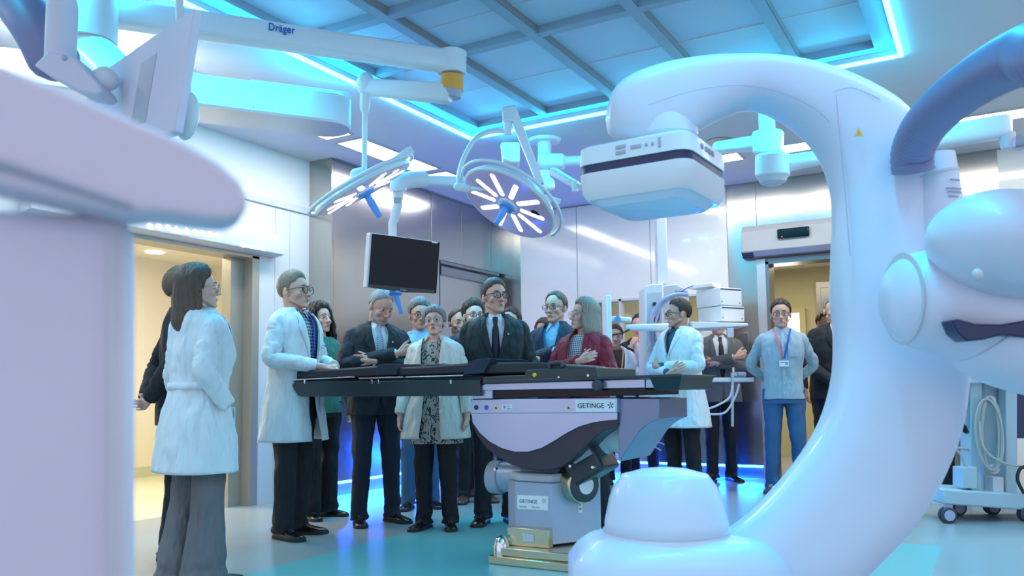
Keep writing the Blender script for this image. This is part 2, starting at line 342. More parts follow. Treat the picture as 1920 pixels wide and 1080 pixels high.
# blue base strips
b = MB(); b.box((XS-0.02, 5.9, 0.118), (XS+0.004, 7.42, 0.138)); o = b.build('led_strip', 'led_blue'); tag(o, 'blue light strip at the foot of the steel wall, behind the folded-arm suit man', 'light strip')
b = MB(); b.box((-5.0, YB-0.004, 0.118), (-2.14, YB+0.02, 0.138)); o = b.build('led_strip', 'led_blue'); tag(o, 'blue light strip along the foot of the back wall, behind the dome', 'light strip')
# right doorway
flt('door_3', 'alu', [((-2.12, YB-0.03, 0), (-2.03, YB+0.12, 2.33)), ((-0.62, YB-0.03, 0), (-0.5, YB+0.12, 2.33))])
flt('trim_8', 'steel_dark', [((-2.03, YB-0.01, 0), (-2.0, YB+0.25, 2.3)), ((-2.03, YB-0.01, 2.27), (-0.6, YB+0.25, 2.33))])
op = thing('door_operator', 'grey sliding door drive box with black sensor above the right doorway', 'door operator', (-1.4, YB, 2.5))
b = MB(); b.prism([(-2.24, YB-0.001, 2.68), (-2.24, YB-0.10, 2.68), (-2.24, YB-0.16, 2.61), (-2.24, YB-0.16, 2.40), (-2.24, YB-0.10, 2.345), (-2.24, YB-0.001, 2.345)], (1.78, 0, 0)); b.build('housing', 'operator_grey', op, bevel=0.006)
b = MB(); b.box((-2.235, YB-0.10, 2.335), (-0.47, YB-0.005, 2.344)); b.build('underside', 'dark_plastic', op, smooth=0)
b = MB(); b.prism([(-2.244, YB-0.001, 2.40), (-2.244, YB-0.158, 2.40), (-2.244, YB-0.10, 2.336), (-2.244, YB-0.001, 2.336)], (0.12, 0, 0)); b.build('end_cap', 'dark_plastic', op)
b = MB(); b.box((-1.86, YB-0.195, 2.50), (-1.54, YB-0.162, 2.60)); sn = b.build('sensor', 'black_gloss', op, bevel=0.012)
b = MB(); b.ball((-1.81, YB-0.197, 2.515), 0.005, 8, 6); b.build('indicator', 'red_led', sn)
# switch panel on steel
o = MB().box((-2.36, YB-0.012, 1.22), (-2.24, YB-0.001, 1.55)).build('wall_panel', 'steel_dark', bevel=0.004); tag(o, 'narrow steel flush plate on the steel strip left of the right doorway', 'wall plate')
# corridor beyond
flt('wall_corridor', 'olive_wall', [((-6, 12.0, 0), (2, 12.1, 2.9)), ((-0.3, 9.1, 0), (-0.2, 12, 2.9)), ((-5.6, 9.1, 0), (-5.5, 12, 2.9))])
flt('ceiling_corridor', 'warm_wall', [((-6, 9.08, 2.62), (2, 12.1, 2.72))])
flt('trim_9', 'steel_dark', [((-2.04, 11.96, 0), (-1.98, 12.0, 2.40)), ((-1.98, 11.955, 2.32), (-0.95, 12.0, 2.40)), ((-0.95, 11.95, 0), (-0.9, 12.0, 2.40))])
flt('door_4', 'steel_dark', [((-1.98, 11.97, 0), (-0.95, 11.99, 2.32))])
flt('window_2', 'window_glow', [((-2.80, 11.96, 1.38), (-2.27, 11.98, 1.99))])
flt('trim_10', 'olive_wall', [((-2.86, 11.93, 1.32), (-2.80, 12, 2.05)), ((-2.27, 11.93, 1.32), (-2.19, 12, 2.05)), ((-2.80, 11.93, 1.99), (-2.27, 12, 2.05)), ((-2.80, 11.93, 1.32), (-2.27, 12, 1.38))])
luminaire_c = MB().box((-2.55, 10.2, 2.59), (-1.2, 10.4, 2.619)).build('ceiling_light', 'warm_light'); tag(luminaire_c, 'warm light bar on the ceiling of the corridor beyond the right doorway', 'ceiling light')
# side room beyond the left doorway
flt('wall_side_room', 'warm_wall', [((-8.9, 1.5, 0), (-8.8, 8, 2.75)), ((-8.9, 7.4, 0), (-5.8, 7.5, 2.75)), ((-8.9, 1.5, 0), (-5.8, 1.6, 2.75))])
flt('ceiling_side_room', 'warm_wall', [((-8.9, 1.5, 2.62), (-5.79, 7.5, 2.72))])
flt('baseboard_side_room', 'warm_floor', [((-8.8, 7.36, 0), (-5.8, 7.4, 0.12)), ((-8.8, 1.6, 0), (-8.76, 7.4, 0.12))])
p = atz(290, 472, 2.62)
o = MB().lathe([(0.10, -0.012), (0.10, -0.002)], p).build('ceiling_light', 'warm_light'); tag(o, 'round warm downlight in the side room beyond the left doorway', 'ceiling light')
p = atx(437, 662, -8.78) if atx(437, 662, -8.78).y < 7.3 else aty(437, 662, 7.39)
o = MB().box(p+Vector((-0.06, -0.06, -0.12)), p+Vector((0.06, 0.0, 0.12))).build('dispenser', 'sticker', bevel=0.01); tag(o, 'small white wall dispenser in the side room beside the lab-coat woman', 'dispenser')
o = MB().box(aty(272, 836, 7.39)+Vector((-0.05, -0.012, -0.03)), aty(288, 828, 7.39)+Vector((0.05, 0.0, 0.03))).build('wall_socket', 'sticker', bevel=0.003); tag(o, 'white double wall socket low on the side room wall', 'socket')
# sign panel over left door
sg = thing('door_sign', 'pale grey door header with lit round and triangular symbols over the left doorway', 'sign', (XL, 4.3, 2.3))
b = MB(); b.prism([(XL+0.001, 3.1, 2.41), (XL+0.09, 3.1, 2.39), (XL+0.13, 3.1, 2.25), (XL+0.13, 3.1, 2.20), (XL+0.001, 3.1, 2.18)], (0, 2.28, 0)); b.build('housing', 'light_grey', sg, bevel=0.006)
def onx(x, y): return atx(x, y, XL+0.131)
nrm = Vector((0.13-0.09, 0, 0.14)).normalized()
def signface(x, y): # point on the sloping face
    d = ray(x, y); n = Vector((0.14, 0, 0.04)).normalized(); q = Vector((XL+0.111, 0, 2.32)); t = n.dot(q-CAM)/n.dot(d); return CAM+d*t+n*0.002
sgn = Vector((0.14, 0, 0.04)).normalized(); ax1 = Vector((0, 1, 0)); ax2 = sgn.cross(ax1)*-1
for i, (x, y) in enumerate(((281, 424), (298, 425), (315, 427), (331, 431), (350, 433), (366, 436), (380, 438), (394, 440), (408, 442))):
    c = signface(x, y); b = MB()
    up2 = Vector((-0.04, 0, 0.14)).normalized()
    if i in (3, 4): b.prism([c+up2*0.035, c-up2*0.028+ax1*0.038, c-up2*0.028-ax1*0.038], sgn*0.002)
    else: b.lathe([(0.026, 0), (0.026, 0.002)], c, sgn, 24)
    b.build('lit_symbol', 'light_strip', sg)
text('lettering', 'Quirofan 16', 'light_strip', sg, signface(450, 462), Vector((0, 1, 0)), Vector((-0.04, 0, 0.14)), 0.055)
# ================================================================== OPERATING TABLE
YF = 4.08; YK = 4.60            # front and back of the table body
def tp(x, y, Y=YF): return aty(x, y, Y)
tb = aty(1028, 1040, 4.3); tb.z = 0
T = thing('operating_table', 'long black padded operating table on a silver pedestal in the middle of the room', 'operating table', (tb.x, 4.34, 0))
def tprism(name, px, m, y0=YF, y1=YK, bevel=0.004, parent=T, Yp=None):
    pts = [tp(x, y, Yp or y0) for x, y in px]
    pts = [Vector((p.x, y0, p.z)) for p in pts]
    return MB().prism(pts, (0, y1-y0, 0)).build(name, m, parent, bevel=bevel)
# boat-shaped hull
hull = [(884, 774), (884, 795), (893, 818), (910, 840), (932, 858), (958, 872), (985, 880), (1010, 883), (1035, 881), (1056, 874), (1075, 858), (1095, 838), (1112, 822), (1132, 808), (1157, 800), (1157, 774)]
tprism('hull_cover', hull, 'table_dark', YF+0.012, YK-0.012, Yp=YF)
pan = [(884, 775), (886, 792), (900, 812), (918, 828), (940, 840), (965, 847), (990, 847), (1015, 840), (1040, 826), (1062, 812), (1085, 800), (1112, 792), (1140, 788), (1157, 787), (1157, 774)]
tprism('side_panel', pan, 'table_steel', YF, YF+0.011, bevel=0.001)
tprism('side_band', [(882, 749), (1157, 746), (1157, 774), (882, 775)], 'table_steel', YF-0.004, YK+0.004, bevel=0.003)
xr = tp(1157, 760).x; xl = tp(884, 760).x
# right end block and its tapering underside
z1 = tp(1157, 746).z; z0 = tp(1157, 774).z
b = MB(); xe = xr+0.10
low = bez([(xr+0.22, YF+0.03, z0-0.035), (xr+0.17, YF+0.03, z0-0.055), (xr+0.11, YF+0.03, z0-0.10), (xr+0.05, YF+0.03, z0-0.18), (xr-0.01, YF+0.03, z0-0.26)], 5)
b.prism([(xr-0.01, YF+0.03, z1-0.002), (xr+0.22, YF+0.03, z1-0.004)]+[tuple(p) for p in low], (0, 0.46, 0))
b.build('end_block', 'table_side', T, bevel=0.008)
b = MB(); b.tube(bez([(xr-0.26, YF+0.28, z0-0.17), (xr-0.18, YF+0.27, z0-0.12), (xr-0.10, YF+0.26, z0-0.12), (xr-0.05, YF+0.26, z0-0.14)]), 0.085, 20, ry=0.11, caps=True); b.build('drive_cover', 'white', T)
# pivot drum and motor
pc = tp(1075, 890, YF+0.2); D0 = (pc-CAM).dot(fw)
zc0 = pc.z
xc0, xc1 = aty(922, 900, YF+0.2).x, aty(1068, 900, YF+0.2).x
b = MB(); b.cyl((xc0, YF+0.26, zc0-0.035), (xc1, YF+0.26, zc0-0.035), 0.088, seg=36); b.build('pivot_drum', 'column', T)
b = MB(); b.cyl((xc0-0.035, YF+0.26, zc0-0.04), (xc0+0.045, YF+0.26, zc0-0.04), 0.098, seg=36); b.build('drum_collar', 'grey_plastic', T, bevel=0.008)
mc = aty(1095, 878, YF+0.14)
mo = MB().obox(mc+Vector((-0.005, 0.1, 0.02)), Vector((0.095, 0, 0.055)), Vector((0, 0.12, 0)), Vector((-0.04, 0, 0.075))).build('motor_block', 'dark_plastic', T, bevel=0.02, bseg=3)
MB().obox(mc+Vector((0.0, -0.03, 0.075)), Vector((0.055, 0, 0.03)), Vector((0, 0.01, 0)), Vector((-0.012, 0, 0.022))).build('motor_plate', 'grey_plastic', mo, bevel=0.004)
b = MB(); b.cyl((xc1-0.03, YF+0.26, zc0-0.055), (xc1+0.09, YF+0.20, zc0-0.055), 0.108, seg=36); b.build('end_drum', 'brass', T, bevel=0.01)
ec = Vector((xc1+0.092, YF+0.198, zc0-0.055)); ea = Vector((0.12, -0.06, 0)).normalized()
b = MB(); b.lathe([(0.095, -0.001), (0.095, 0.012), (0.085, 0.018)], ec, ea); ef = b.build('drum_face', 'rubber', T)
b = MB(); b.lathe([(0.05, 0.0), (0.05, 0.003)], ec+ea*0.018, ea); b.build('round_label', 'sticker', ef)
for x, y in ((1067, 863), (1069, 874), (1111, 876), (928, 880)):
    q = aty(x, y, YF+0.03 if x > 1000 else YF+0.02); d = MB().lathe([(0.008, -0.02), (0.008, 0.004)], q, (0, -1, 0), 14).build('screw', 'chrome', mo)
# pedestal column (chamfered front)
cx = aty(1000, 960, 4.16); zt = aty(1000, 905, 4.16).z
xa = aty(953, 960, 4.24).x; xb = aty(966, 960, 4.16).x; xc = aty(1034, 960, 4.16).x; xd = aty(1100, 960, 4.36).x
poly = [(xa, 4.24), (xb, 4.16), (xc, 4.16), (xd, 4.36), (xd, 4.56), (xa, 4.56)]
b = MB(); b.prism([(x, y, 0.10) for x, y in poly], (0, 0, zt-0.10)); col = b.build('pedestal_column', 'column', T, bevel=0.004)
b = MB(); b.prism([((x-cx.x)*0.93+cx.x, (y-4.36)*0.93+4.36, zt) for x, y in poly], (0, 0, 0.05)); b.build('column_cap', 'light_grey', T, bevel=0.012)
b = MB(); b.box((xb-0.02, 4.10, 0.09), (xc+0.01, 4.155, 0.19)); pl = b.build('base_cover', 'brass', T, bevel=0.004)
b = MB(); b.box((cx.x-0.035, 4.096, 0.12), (cx.x+0.035, 4.099, 0.16)); b.build('type_plate', 'light_grey', pl)
b = MB(); b.box((xb-0.08, 3.99, 0.0), (xd+0.10, 4.72, 0.045)); b.box((xb-0.05, 4.02, 0.045), (xd+0.06, 4.68, 0.09)); b.build('base_plate', 'brass', T, bevel=0.006)
q = Vector((xb-0.035, 4.06, 0.045)); b = MB(); b.lathe([(0.045, 0), (0.046, 0.05), (0.040, 0.062), (0.034, 0.085), (0.018, 0.10), (0.002, 0.104)], q); b.build('foot_bolt', 'chrome', T)
# sticker texts
def tquad(name, px, m, off=0.002, parent=T, Yp=YF-0.004):
    pts = [tp(x, y, Yp) for x, y in px]; return MB().prism([Vector((p.x, Yp-off, p.z)) for p in pts], (0, off-0.0002, 0)).build(name, m, parent, smooth=0)
st = tquad('logo_plate', [(1079, 749.5), (1154, 748.5), (1154, 771.5), (1079, 772)], 'sticker')
sx = tp(1083, 765, YF-0.0068); text('lettering', 'GETINGE', 'ink', st, sx, (1, 0, 0), (0, 0, 1), 0.036, ext=0.0003, xs=1.02, bold=0.0005)
def burst(c, r, parent, m='ink_grey', nn=Vector((0, -1, 0)), ex=Vector((1, 0, 0))):
    b = MB(); uy = Vector((0, 0, 1))
    for k in range(5):
        a = radians(72*k+90); d = ex*cos(a)+uy*sin(a); s_ = nn.cross(d)
        b.prism([c+d*r*0.22-s_*r*0.08, c+d*r*0.22+s_*r*0.10, c+d*r+s_*r*0.30, c+d*r*0.95-s_*r*0.08], nn*0.0006)
    b.build('emblem', m, parent, smooth=0)
burst(tp(1145, 760, YF-0.0068), 0.018, st, m='ink')
for nm, px, m in (('round_sticker', (893, 764, 5.5), 'ink'), ('round_sticker', (912, 764, 5.5), 'cable_blue')):
    c = tp(px[0], px[1], YF-0.0045); MB().lathe([(px[2]*0.0027, 0), (px[2]*0.0027, 0.001)], c, (0, -1, 0), 24).build(nm, m, T)
for x in (930, 1066):
    c = tp(x, 764, YF-0.0045); w_ = MB().prism([c+Vector((-0.013, 0, -0.011)), c+Vector((0.013, 0, -0.011)), c+Vector((0, 0, 0.014))], (0, -0.001, 0)).build('warning_triangle', 'sign_yellow', T, smooth=0)
    c = c+Vector((0, -0.0011, 0)); MB().prism([c+Vector((-0.006, 0, -0.007)), c+Vector((0.006, 0, -0.007)), c+Vector((0.003, 0, 0.002)), c+Vector((-0.003, 0, 0.004))], (0, -0.0006, 0)).build('symbol', 'ink', w_, smooth=0)
wl = tquad('load_label', [(941, 758.5), (961, 758.3), (961, 768), (941, 768.2)], 'sticker')
c = tp(946, 763.3, YF-0.0065); MB().lathe([(0.009, 0), (0.009, 0.0005)], c, (0, -1, 0), 20).lathe([(0.007, 0.0), (0.007, 0.0008)], c, (0, -1, 0), 20).build('symbol', 'ink_grey', wl)
text('lettering', 'max', 'ink_grey', wl, tp(951, 762.5, YF-0.0066), (1, 0, 0), (0, 0, 1), 0.011); text('lettering', '380 kg', 'ink_grey', wl, tp(950.5, 767, YF-0.0066), (1, 0, 0), (0, 0, 1), 0.010)
Yc = 4.159
cs = MB().prism([Vector((aty(x, y, Yc).x, Yc-0.0022, aty(x, y, Yc).z)) for x, y in ((970, 928), (1028, 930), (1028, 957), (970, 954))], (0, 0.002, 0)).build('label_plate', 'sticker', T, smooth=0)
text('lettering', 'GETINGE', 'ink', cs, aty(974, 942, Yc-0.003), (1, 0, 0), (0, 0, 1), 0.027, ext=0.0003, xs=1.0); burst(aty(1020, 939, Yc-0.0032), 0.013, cs)
text('lettering', 'MAQUET', 'ink_grey', cs, aty(974, 951, Yc-0.003), (1, 0, 0), (0, 0, 1), 0.013, xs=0.9); text('lettering', 'MAGNUS', 'ink_grey', cs, aty(997, 952, Yc-0.003), (1, 0, 0), (0, 0, 1), 0.012)
a_ = Vector((xc, 4.16, 0)); b_ = Vector((xd, 4.36, 0)); dd = (b_-a_).normalized(); nn = Vector((dd.y, -dd.x, 0))
c = a_+dd*0.19+nn*0.001; c.z = zt-0.12
ls = MB().obox(c, dd*0.013, nn*0.0008, UZ*0.055).build('label_strip', 'sticker', T, smooth=0)
for k in range(4): MB().obox(c+nn*0.0011+UZ*(0.035-0.023*k), dd*0.007, nn*0.0003, UZ*0.007).build('symbol', 'ink_grey', ls, smooth=0)
# slide rail and table top layers: they rise slightly to the right
def slab(name, px, m, y0, y1, bevel=0.006, parent=T, Yp=None): return tprism(name, px, m, y0, y1, bevel, parent, Yp=Yp)
slab('rail', [(910, 720), (1209, 711), (1209, 727), (887, 732), (887, 729)], 'table_steel', YF-0.03, YF-0.01, 0.002)
slab('rail_end_stop', [(887, 732), (923, 731), (923, 747), (887, 748)], 'table_steel', YF-0.02, YF+0.05, 0.002)
slab('slide_body', [(923, 731), (1211, 727), (1211, 741), (923, 747)], 'black_gloss', YF-0.005, YK, 0.003)
slab('top_plate', [(905, 713), (1278, 701), (1278, 706), (905, 720)], 'table_plate', YF-0.06, YK+0.02, 0.003)
q = tp(1124, 722, YF-0.03); b = MB(); b.lathe([(0.028, 0), (0.030, 0.012), (0.030, 0.035), (0.024, 0.045)], q, (0, -1, 0)); b.build('locking_knob', 'rubber', T)
# end tray at the right
b = MB(); e0 = tp(1216, 705, YF-0.05); e1 = tp(1279, 703, YF-0.05); zt_ = e1.z
b.loft([[Vector((e0.x, YF-0.05, zt_)), Vector((e1.x, YF-0.05, zt_)), Vector((e1.x, YK, zt_)), Vector((e0.x, YK, zt_))], [Vector((e0.x+0.02, YF-0.02, zt_-0.075)), Vector((e1.x-0.03, YF-0.02, zt_-0.075)), Vector((e1.x-0.03, YK-0.03, zt_-0.075)), Vector((e0.x+0.02, YK-0.03, zt_-0.075))]])
b.build('end_tray', 'table_plate', T, bevel=0.004)
# pads
Y0, Y1 = YF-0.02, YK+0.0
slab('leg_pad', [(540, 697), (560, 695), (640, 691), (720, 685), (722, 706), (640, 709), (540, 713)], 'pad', Y0, Y1-0.16, 0.012)
slab('seat_pad', [(742, 689), (790, 687), (872, 681), (900, 677), (900, 700), (745, 706)], 'pad', Y0, Y1, 0.012)
slab('back_pad', [(905, 681), (960, 679), (1000, 679), (1062, 683), (1062, 696), (1000, 700), (905, 702)], 'pad', Y0, Y1, 0.010)
slab('head_plate', [(985, 695), (1000, 692), (1117, 688), (1119, 712), (1040, 716), (905, 719), (905, 706), (984, 703)], 'table_plate', YF-0.05, YK, 0.005)
c = tp(1003, 703, YF-0.051); MB().lathe([(0.012, 0), (0.011, 0.008), (0.006, 0.011)], c, (0, -1, 0), 20).build('lock_button', 'yellow', T)
for x, y in ((1048, 708), (1103, 704)):
    MB().lathe([(0.008, 0), (0.007, 0.004)], tp(x, y, YF-0.051), (0, -1, 0), 16).build('screw', 'steel_bright', T)
b = MB(); h0 = tp(1030, 690, YF-0.03); b.tube(bez([h0, h0+Vector((0.004, 0, 0.022)), h0+Vector((0.07, 0, 0.028)), h0+Vector((0.078, 0, 0.004))]), 0.010, 10); b.build('handle', 'rubber', T)
# thin side rails
for px in ([(537, 711.5), (664, 706), (664, 708), (537, 713.5)], [(672, 708), (755, 706), (755, 708), (672, 710)], [(760, 706), (868, 702.5), (868, 705), (760, 708)]):
    slab('side_rail', px, 'steel_bright', Y0-0.035, Y0-0.022, 0.001)
slab('under_frame', [(546, 714), (905, 704), (905, 722), (700, 715), (560, 720)], 'black_gloss', Y0-0.015, Y1-0.18, 0.004)
# lower tray under the pads (chamfered left end)
ta = tp(545, 722, Y0); te = tp(905, 712, Y0)
pts = [(547, 722), (556, 715), (900, 712), (900, 742), (566, 744), (558, 741)]
slab('accessory_tray', pts, 'table_plate', Y0-0.03, Y1-0.16, 0.004)
for x in (571, 697, 709, 845): MB().box(tp(x, 716, Y0-0.04)-Vector((0.006, 0.002, 0.012)), tp(x, 716, Y0-0.04)+Vector((0.006, 0.012, 0.012))).build('clamp', 'chrome', T, bevel=0.002)
# folded dark cloths lying over the pads
def cloth(name, label, px, y0, y1, m='drape', amp=0.006):
    top = [tp(x, y, y0) for x, y in px[0]]; bot = [tp(x, y, y0) for x, y in px[1]]
    n = len(top); rings = []
    NY = 10
    for j in range(NY+1):
        Y = y0+(y1-y0)*j/NY; rg = []
        for i, p in enumerate(top): rg.append(Vector((p.x, Y, p.z+amp*noise.noise(Vector((p.x*14, Y*14, 0))))))
        for i, p in reversed(list(enumerate(bot))): rg.append(Vector((p.x, Y, p.z)))
        rings.append(rg)
    o = MB().loft(rings).build(name, m, None, bevel=0.003); tag(o, label, 'cloth'); return o
def lin(a, b, n): return [(a[0]+(b[0]-a[0])*i/n, a[1]+(b[1]-a[1])*i/n) for i in range(n+1)]
cloth('folded_cloth', 'dark blue folded drape on the operating table in front of the tall suit man', (lin((878, 679), (888, 675), 3)+lin((895, 673), (921, 672), 5), lin((868, 703), (906, 700), 9)), YF-0.045, YF+0.40)
cloth('folded_cloth', 'small dark cloth fold over the left pad joint, in front of the folded-arm suit man', (lin((706, 687), (716, 683), 3)+lin((722, 682), (742, 682), 5), lin((704, 703), (743, 703), 9)), YF-0.04, YF+0.38)
cloth('folded_cloth', 'thin crumpled dark cloth on the pad before the cream-jacket woman', (lin((772, 687), (800, 683), 4)+lin((806, 682), (846, 683), 5), lin((770, 689.5), (848, 687), 10)), YF+0.02, YF+0.30, amp=0.012)

# ================================================================== C-ARM IMAGING ROBOT
D = 2.6
def cp(x, y, dep=0.0, DD=None):
    return PV(x, y, DD or D)+FH*dep
O_ = [(1139, 208), (1146, 178), (1178, 151), (1235, 131), (1300, 120), (1375, 117), (1450, 120), (1530, 136), (1610, 167), (1680, 214), (1728, 290), (1752, 400), (1772, 520), (1788, 640), (1787, 740), (1767, 840), (1716, 950), (1645, 1035), (1560, 1110), (1440, 1175), (1330, 1210)]
I_ = [(1144, 246), (1164, 262), (1206, 271), (1276, 262), (1332, 230), (1390, 204), (1430, 202), (1480, 225), (1526, 265), (1556, 315), (1571, 385), (1569, 480), (1568, 560), (1574, 630), (1570, 710), (1546, 790), (1500, 865), (1438, 937), (1375, 992), (1310, 1022), (1240, 1040)]
th = [0.07, 0.10, 0.12, 0.13, 0.13, 0.13, 0.13, 0.135, 0.14, 0.15, 0.16, 0.17, 0.18, 0.18, 0.18, 0.17, 0.16, 0.16, 0.16, 0.16, 0.15]
Cb = O_ and cp(1720, 560); Cb.z = 0
CA = thing('imaging_c_arm', 'large white curved C-shaped imaging arm filling the right side of the room', 'medical imaging machine', Cb)
Op = bez([cp(x, y) for x, y in O_], 5); Ip = bez([cp(x, y) for x, y in I_], 5); tt = bez([(t, 0, 0) for t in th], 5)
rings = []
for o_, i_, t in zip(Op, Ip, tt):
    c = (o_+i_)/2; h = (o_-i_)/2; rg = []
    for j in range(32):
        a = 2*pi*j/32; ca, sa = cos(a), sin(a); ex = 2/3.4
        ca = math.copysign(abs(ca)**ex, ca); sa = math.copysign(abs(sa)**ex, sa)
        # the inner side is narrower than the outer, as a faired shell
        wdt = 0.88+0.12*ca
        rg.append(c+h*ca+FH*(t.x*sa*wdt))
    rings.append(rg)
b = MB(); b.loft(rings); b.build('curved_arm', 'white_carm', CA, smooth=50)
# thin seam line and access panel on the upright
def tubepx(name, px, r, m, parent, dep=0.0, DD=None, n=6, seg=10, **k):
    return MB().tube(bez([cp(x, y, dep, DD) for x, y in px], n), r, seg, **k).build(name, m, parent)
def frontface(x, y, off=0.0):   # point on the camera-side face of the curved arm
    best = None
    q = cp(x, y); bi = min(range(len(Op)), key=lambda i: ((Op[i]+Ip[i])/2-q).length)
    return cp(x, y, -(tt[bi].x*0.93+off)*1.0)
def PF(x, y, D2): return PV(x, y, D2)
for px in ([(1568, 178), (1572, 230), (1582, 330), (1594, 480)], [(1562, 172), (1600, 165), (1650, 186)], [(1216, 197), (1300, 170), (1390, 160), (1470, 175), (1530, 205), (1556, 230)]):
    MB().tube(bez([PF(x, y, D-0.135) for x, y in px], 6), 0.0012, 6).build('panel_seam', 'grey_plastic', CA)
c = PF(1610, 248, D-0.157); w_ = MB().prism([c+RH*-0.016+UZ*-0.014, c+RH*0.016+UZ*-0.014, c+UZ*0.017], FH*-0.001).build('warning_triangle', 'sign_yellow', CA, smooth=0)
c2 = c-FH*0.0012; MB().prism([c2+RH*-0.007+UZ*-0.009, c2+RH*0.007+UZ*-0.009, c2+UZ*0.008], FH*-0.0006).build('symbol', 'orange', w_, smooth=0)
# hose collar housing
b = MB(); cpts = [(1716, 312, 33), (1719, 345, 36), (1722, 400, 40), (1726, 460, 44), (1728, 520, 46)]
b.tube([cp(x, y, -0.13) for x, y, r in cpts], [r*(D-0.13)/F for x, y, r in cpts], 32); hs = b.build('hose_socket', 'white_carm', CA)
b = MB(); b.tube([cp(1716, 345, -0.13), cp(1717, 349, -0.13)], [37.5*D/F]*2, 32); b.build('collar_ring', 'light_grey', hs)
for (x, y, s_, tx) in ((1711, 365, 0.020, 'oK'), (1698, 380, 0.013, 'PVC-FREE'), (1699, 390, 0.012, 'ARTIS'),):
    pass
for (x0, x1, y) in ((1724, 1740, 366), (1716, 1746, 381), (1718, 1746, 387), (1720, 1738, 395)):
    MB().tube([cp((x0+(x1-x0)*k/6)-2, y, -0.13-0.001-sqrt(max(0.0001, 1-(((x0+(x1-x0)*k/6)-2-1721)/39)**2))*39*D/F) for k in range(7)], 0.0032 if y < 370 else 0.0022, 6).build('printed_line', 'ink_grey', hs)
# hub: two swelling joints towards the right
def lath(name, px0, px1, prof, m, D0_, D1_, parent=CA, seg=48, **k):
    a = PV(*px0, D0_); c = PV(*px1, D1_); ax = c-a; L = ax.length; return MB().lathe([(r, t*L) for t, r in prof], a, ax, seg).build(name, m, parent, **k)
eb = bez([PV(x, y, 2.2) for x, y in ((1662, 560), (1672, 560), (1700, 561), (1745, 564), (1800, 572), (1860, 592), (1930, 618), (2340, 700))], 6)
er = [v[0]*2.2/F for v in catm0([(22,), (58,), (84,), (97,), (104,), (112,), (122,), (130,)], 6)]
MB().tube(eb, er, 48, upv=(0, 0, 1)).build('elbow_joint', 'white_carm', CA, smooth=70)
MB().tube([PV(1690+7*0, 560, 2.2)-FH*0.0, PV(1692, 560, 2.2)], [86.5*2.2/F]*2, 48, upv=(0, 0, 1)).build('joint_seam', 'light_grey', CA)
Rb = Matrix(((RH.x, FH.x, 0), (RH.y, FH.y, 0), (0, 0, 1))) @ Matrix.Rotation(radians(12), 3, 'Y')
MB().ball(PV(1902, 458, 2.02), (0.200, 0.20, 0.128), 56, 36, Mx=Rb).build('shoulder_joint', 'white_carm', CA, smooth=80)
MB().ball(PV(1883, 372, 1.98), (0.012, 0.012, 0.005), 14, 8).build('button', 'light_grey', CA)
sl = [(1786, 600), (1797, 598), (1830, 607), (1880, 608), (1925, 600), (1960, 596), (1960, 636), (1925, 633), (1880, 628), (1845, 637), (1815, 640), (1797, 625)]
b = MB(); b.prism([PV(x, y, 2.032) for x, y in sl], FH*0.06); b.build('grip_slot', 'navy_band', CA, bevel=0.004)
c = PV(1833, 515, 1.865); b = MB(); b.ball(c, (0.012, 0.012, 0.014), 14, 8); b.build('button', 'light_grey', CA)
# detector on a round neck
b = MB(); b.lathe([(0.085, 0.0), (0.09, 0.03), (0.105, 0.04), (0.108, 0.075), (0.10, 0.11), (0.08, 0.13)], cp(1246, 262)-UZ*0.035); b.build('detector_neck', 'white_carm', CA)
N = P(1290, 237, 2.45); Lf = P(1078, 270, 2.65); R_ = P(1367, 292, 2.76)
zt1 = N.z; a1 = Vector((Lf.x-N.x, Lf.y-N.y, 0)); a2 = Vector((R_.x-N.x, R_.y-N.y, 0)); a2 = a2-a1.normalized()*a2.dot(a1.normalized())
L1, L2 = a1.length, a2.length; e1, e2 = a1.normalized(), a2.normalized()
def rrect(z, inset=0.0, rad=0.045, n=6):
    out = []; w0, w1, h0, h1 = inset, L1-inset, inset, L2-inset
    for cxn, cyn, a0 in ((w1-rad, h1-rad, 0), (w0+rad, h1-rad, 90), (w0+rad, h0+rad, 180), (w1-rad, h0+rad, 270)):
        for k in range(n+1):
            a = radians(a0+90*k/n); p = Vector((N.x, N.y, z))+e1*(cxn+rad*cos(a))+e2*(cyn+rad*sin(a)); out.append(p)
    return out
zb = zt1-0.185
b = MB(); b.loft([rrect(zt1, 0.012), rrect(zt1-0.008, 0.002), rrect(zt1-0.062, 0.0)]); dt = b.build('detector_top', 'white', CA, smooth=40)
b = MB(); b.loft([rrect(zt1-0.062, 0.005), rrect(zt1-0.09, 0.005)]); b.build('detector_band', 'navy_band', CA)
b = MB(); b.loft([rrect(zt1-0.09, 0.0), rrect(zt1-0.150, 0.004), rrect(zb+0.012, 0.018)]); b.build('detector_housing', 'white', CA, smooth=40)
b = MB(); b.loft([rrect(zb+0.012, 0.03), rrect(zb-0.004, 0.045), rrect(zb-0.008, 0.05)]); b.build('detector_window', 'white_carm', CA)
for s0, s1, dz, hh in ((0.20, 0.235, -0.018, 0.006), (0.20, 0.235, -0.036, 0.006), (0.15, 0.185, -0.026, 0.006), (0.128, 0.138, -0.026, 0.005), (0.108, 0.118, -0.026, 0.005), (0.085, 0.095, -0.026, 0.016)):
    cc = Vector((N.x, N.y, zt1+dz-0.006))+e1*(s0+s1)/2-e2*0.0006
    MB().obox(cc, e1*((s1-s0)/2), e2*0.002, UZ*hh).build('key', 'grey_plastic', dt, bevel=0.002)
for s0 in (0.12, 0.16, 0.19, 0.22):
    cc = Vector((N.x, N.y, zt1-0.03))-e1*0.0006+e2*s0
    MB().obox(cc, e1*0.002, e2*0.010, UZ*0.008).build('key', 'ink_grey', dt, bevel=0.002)
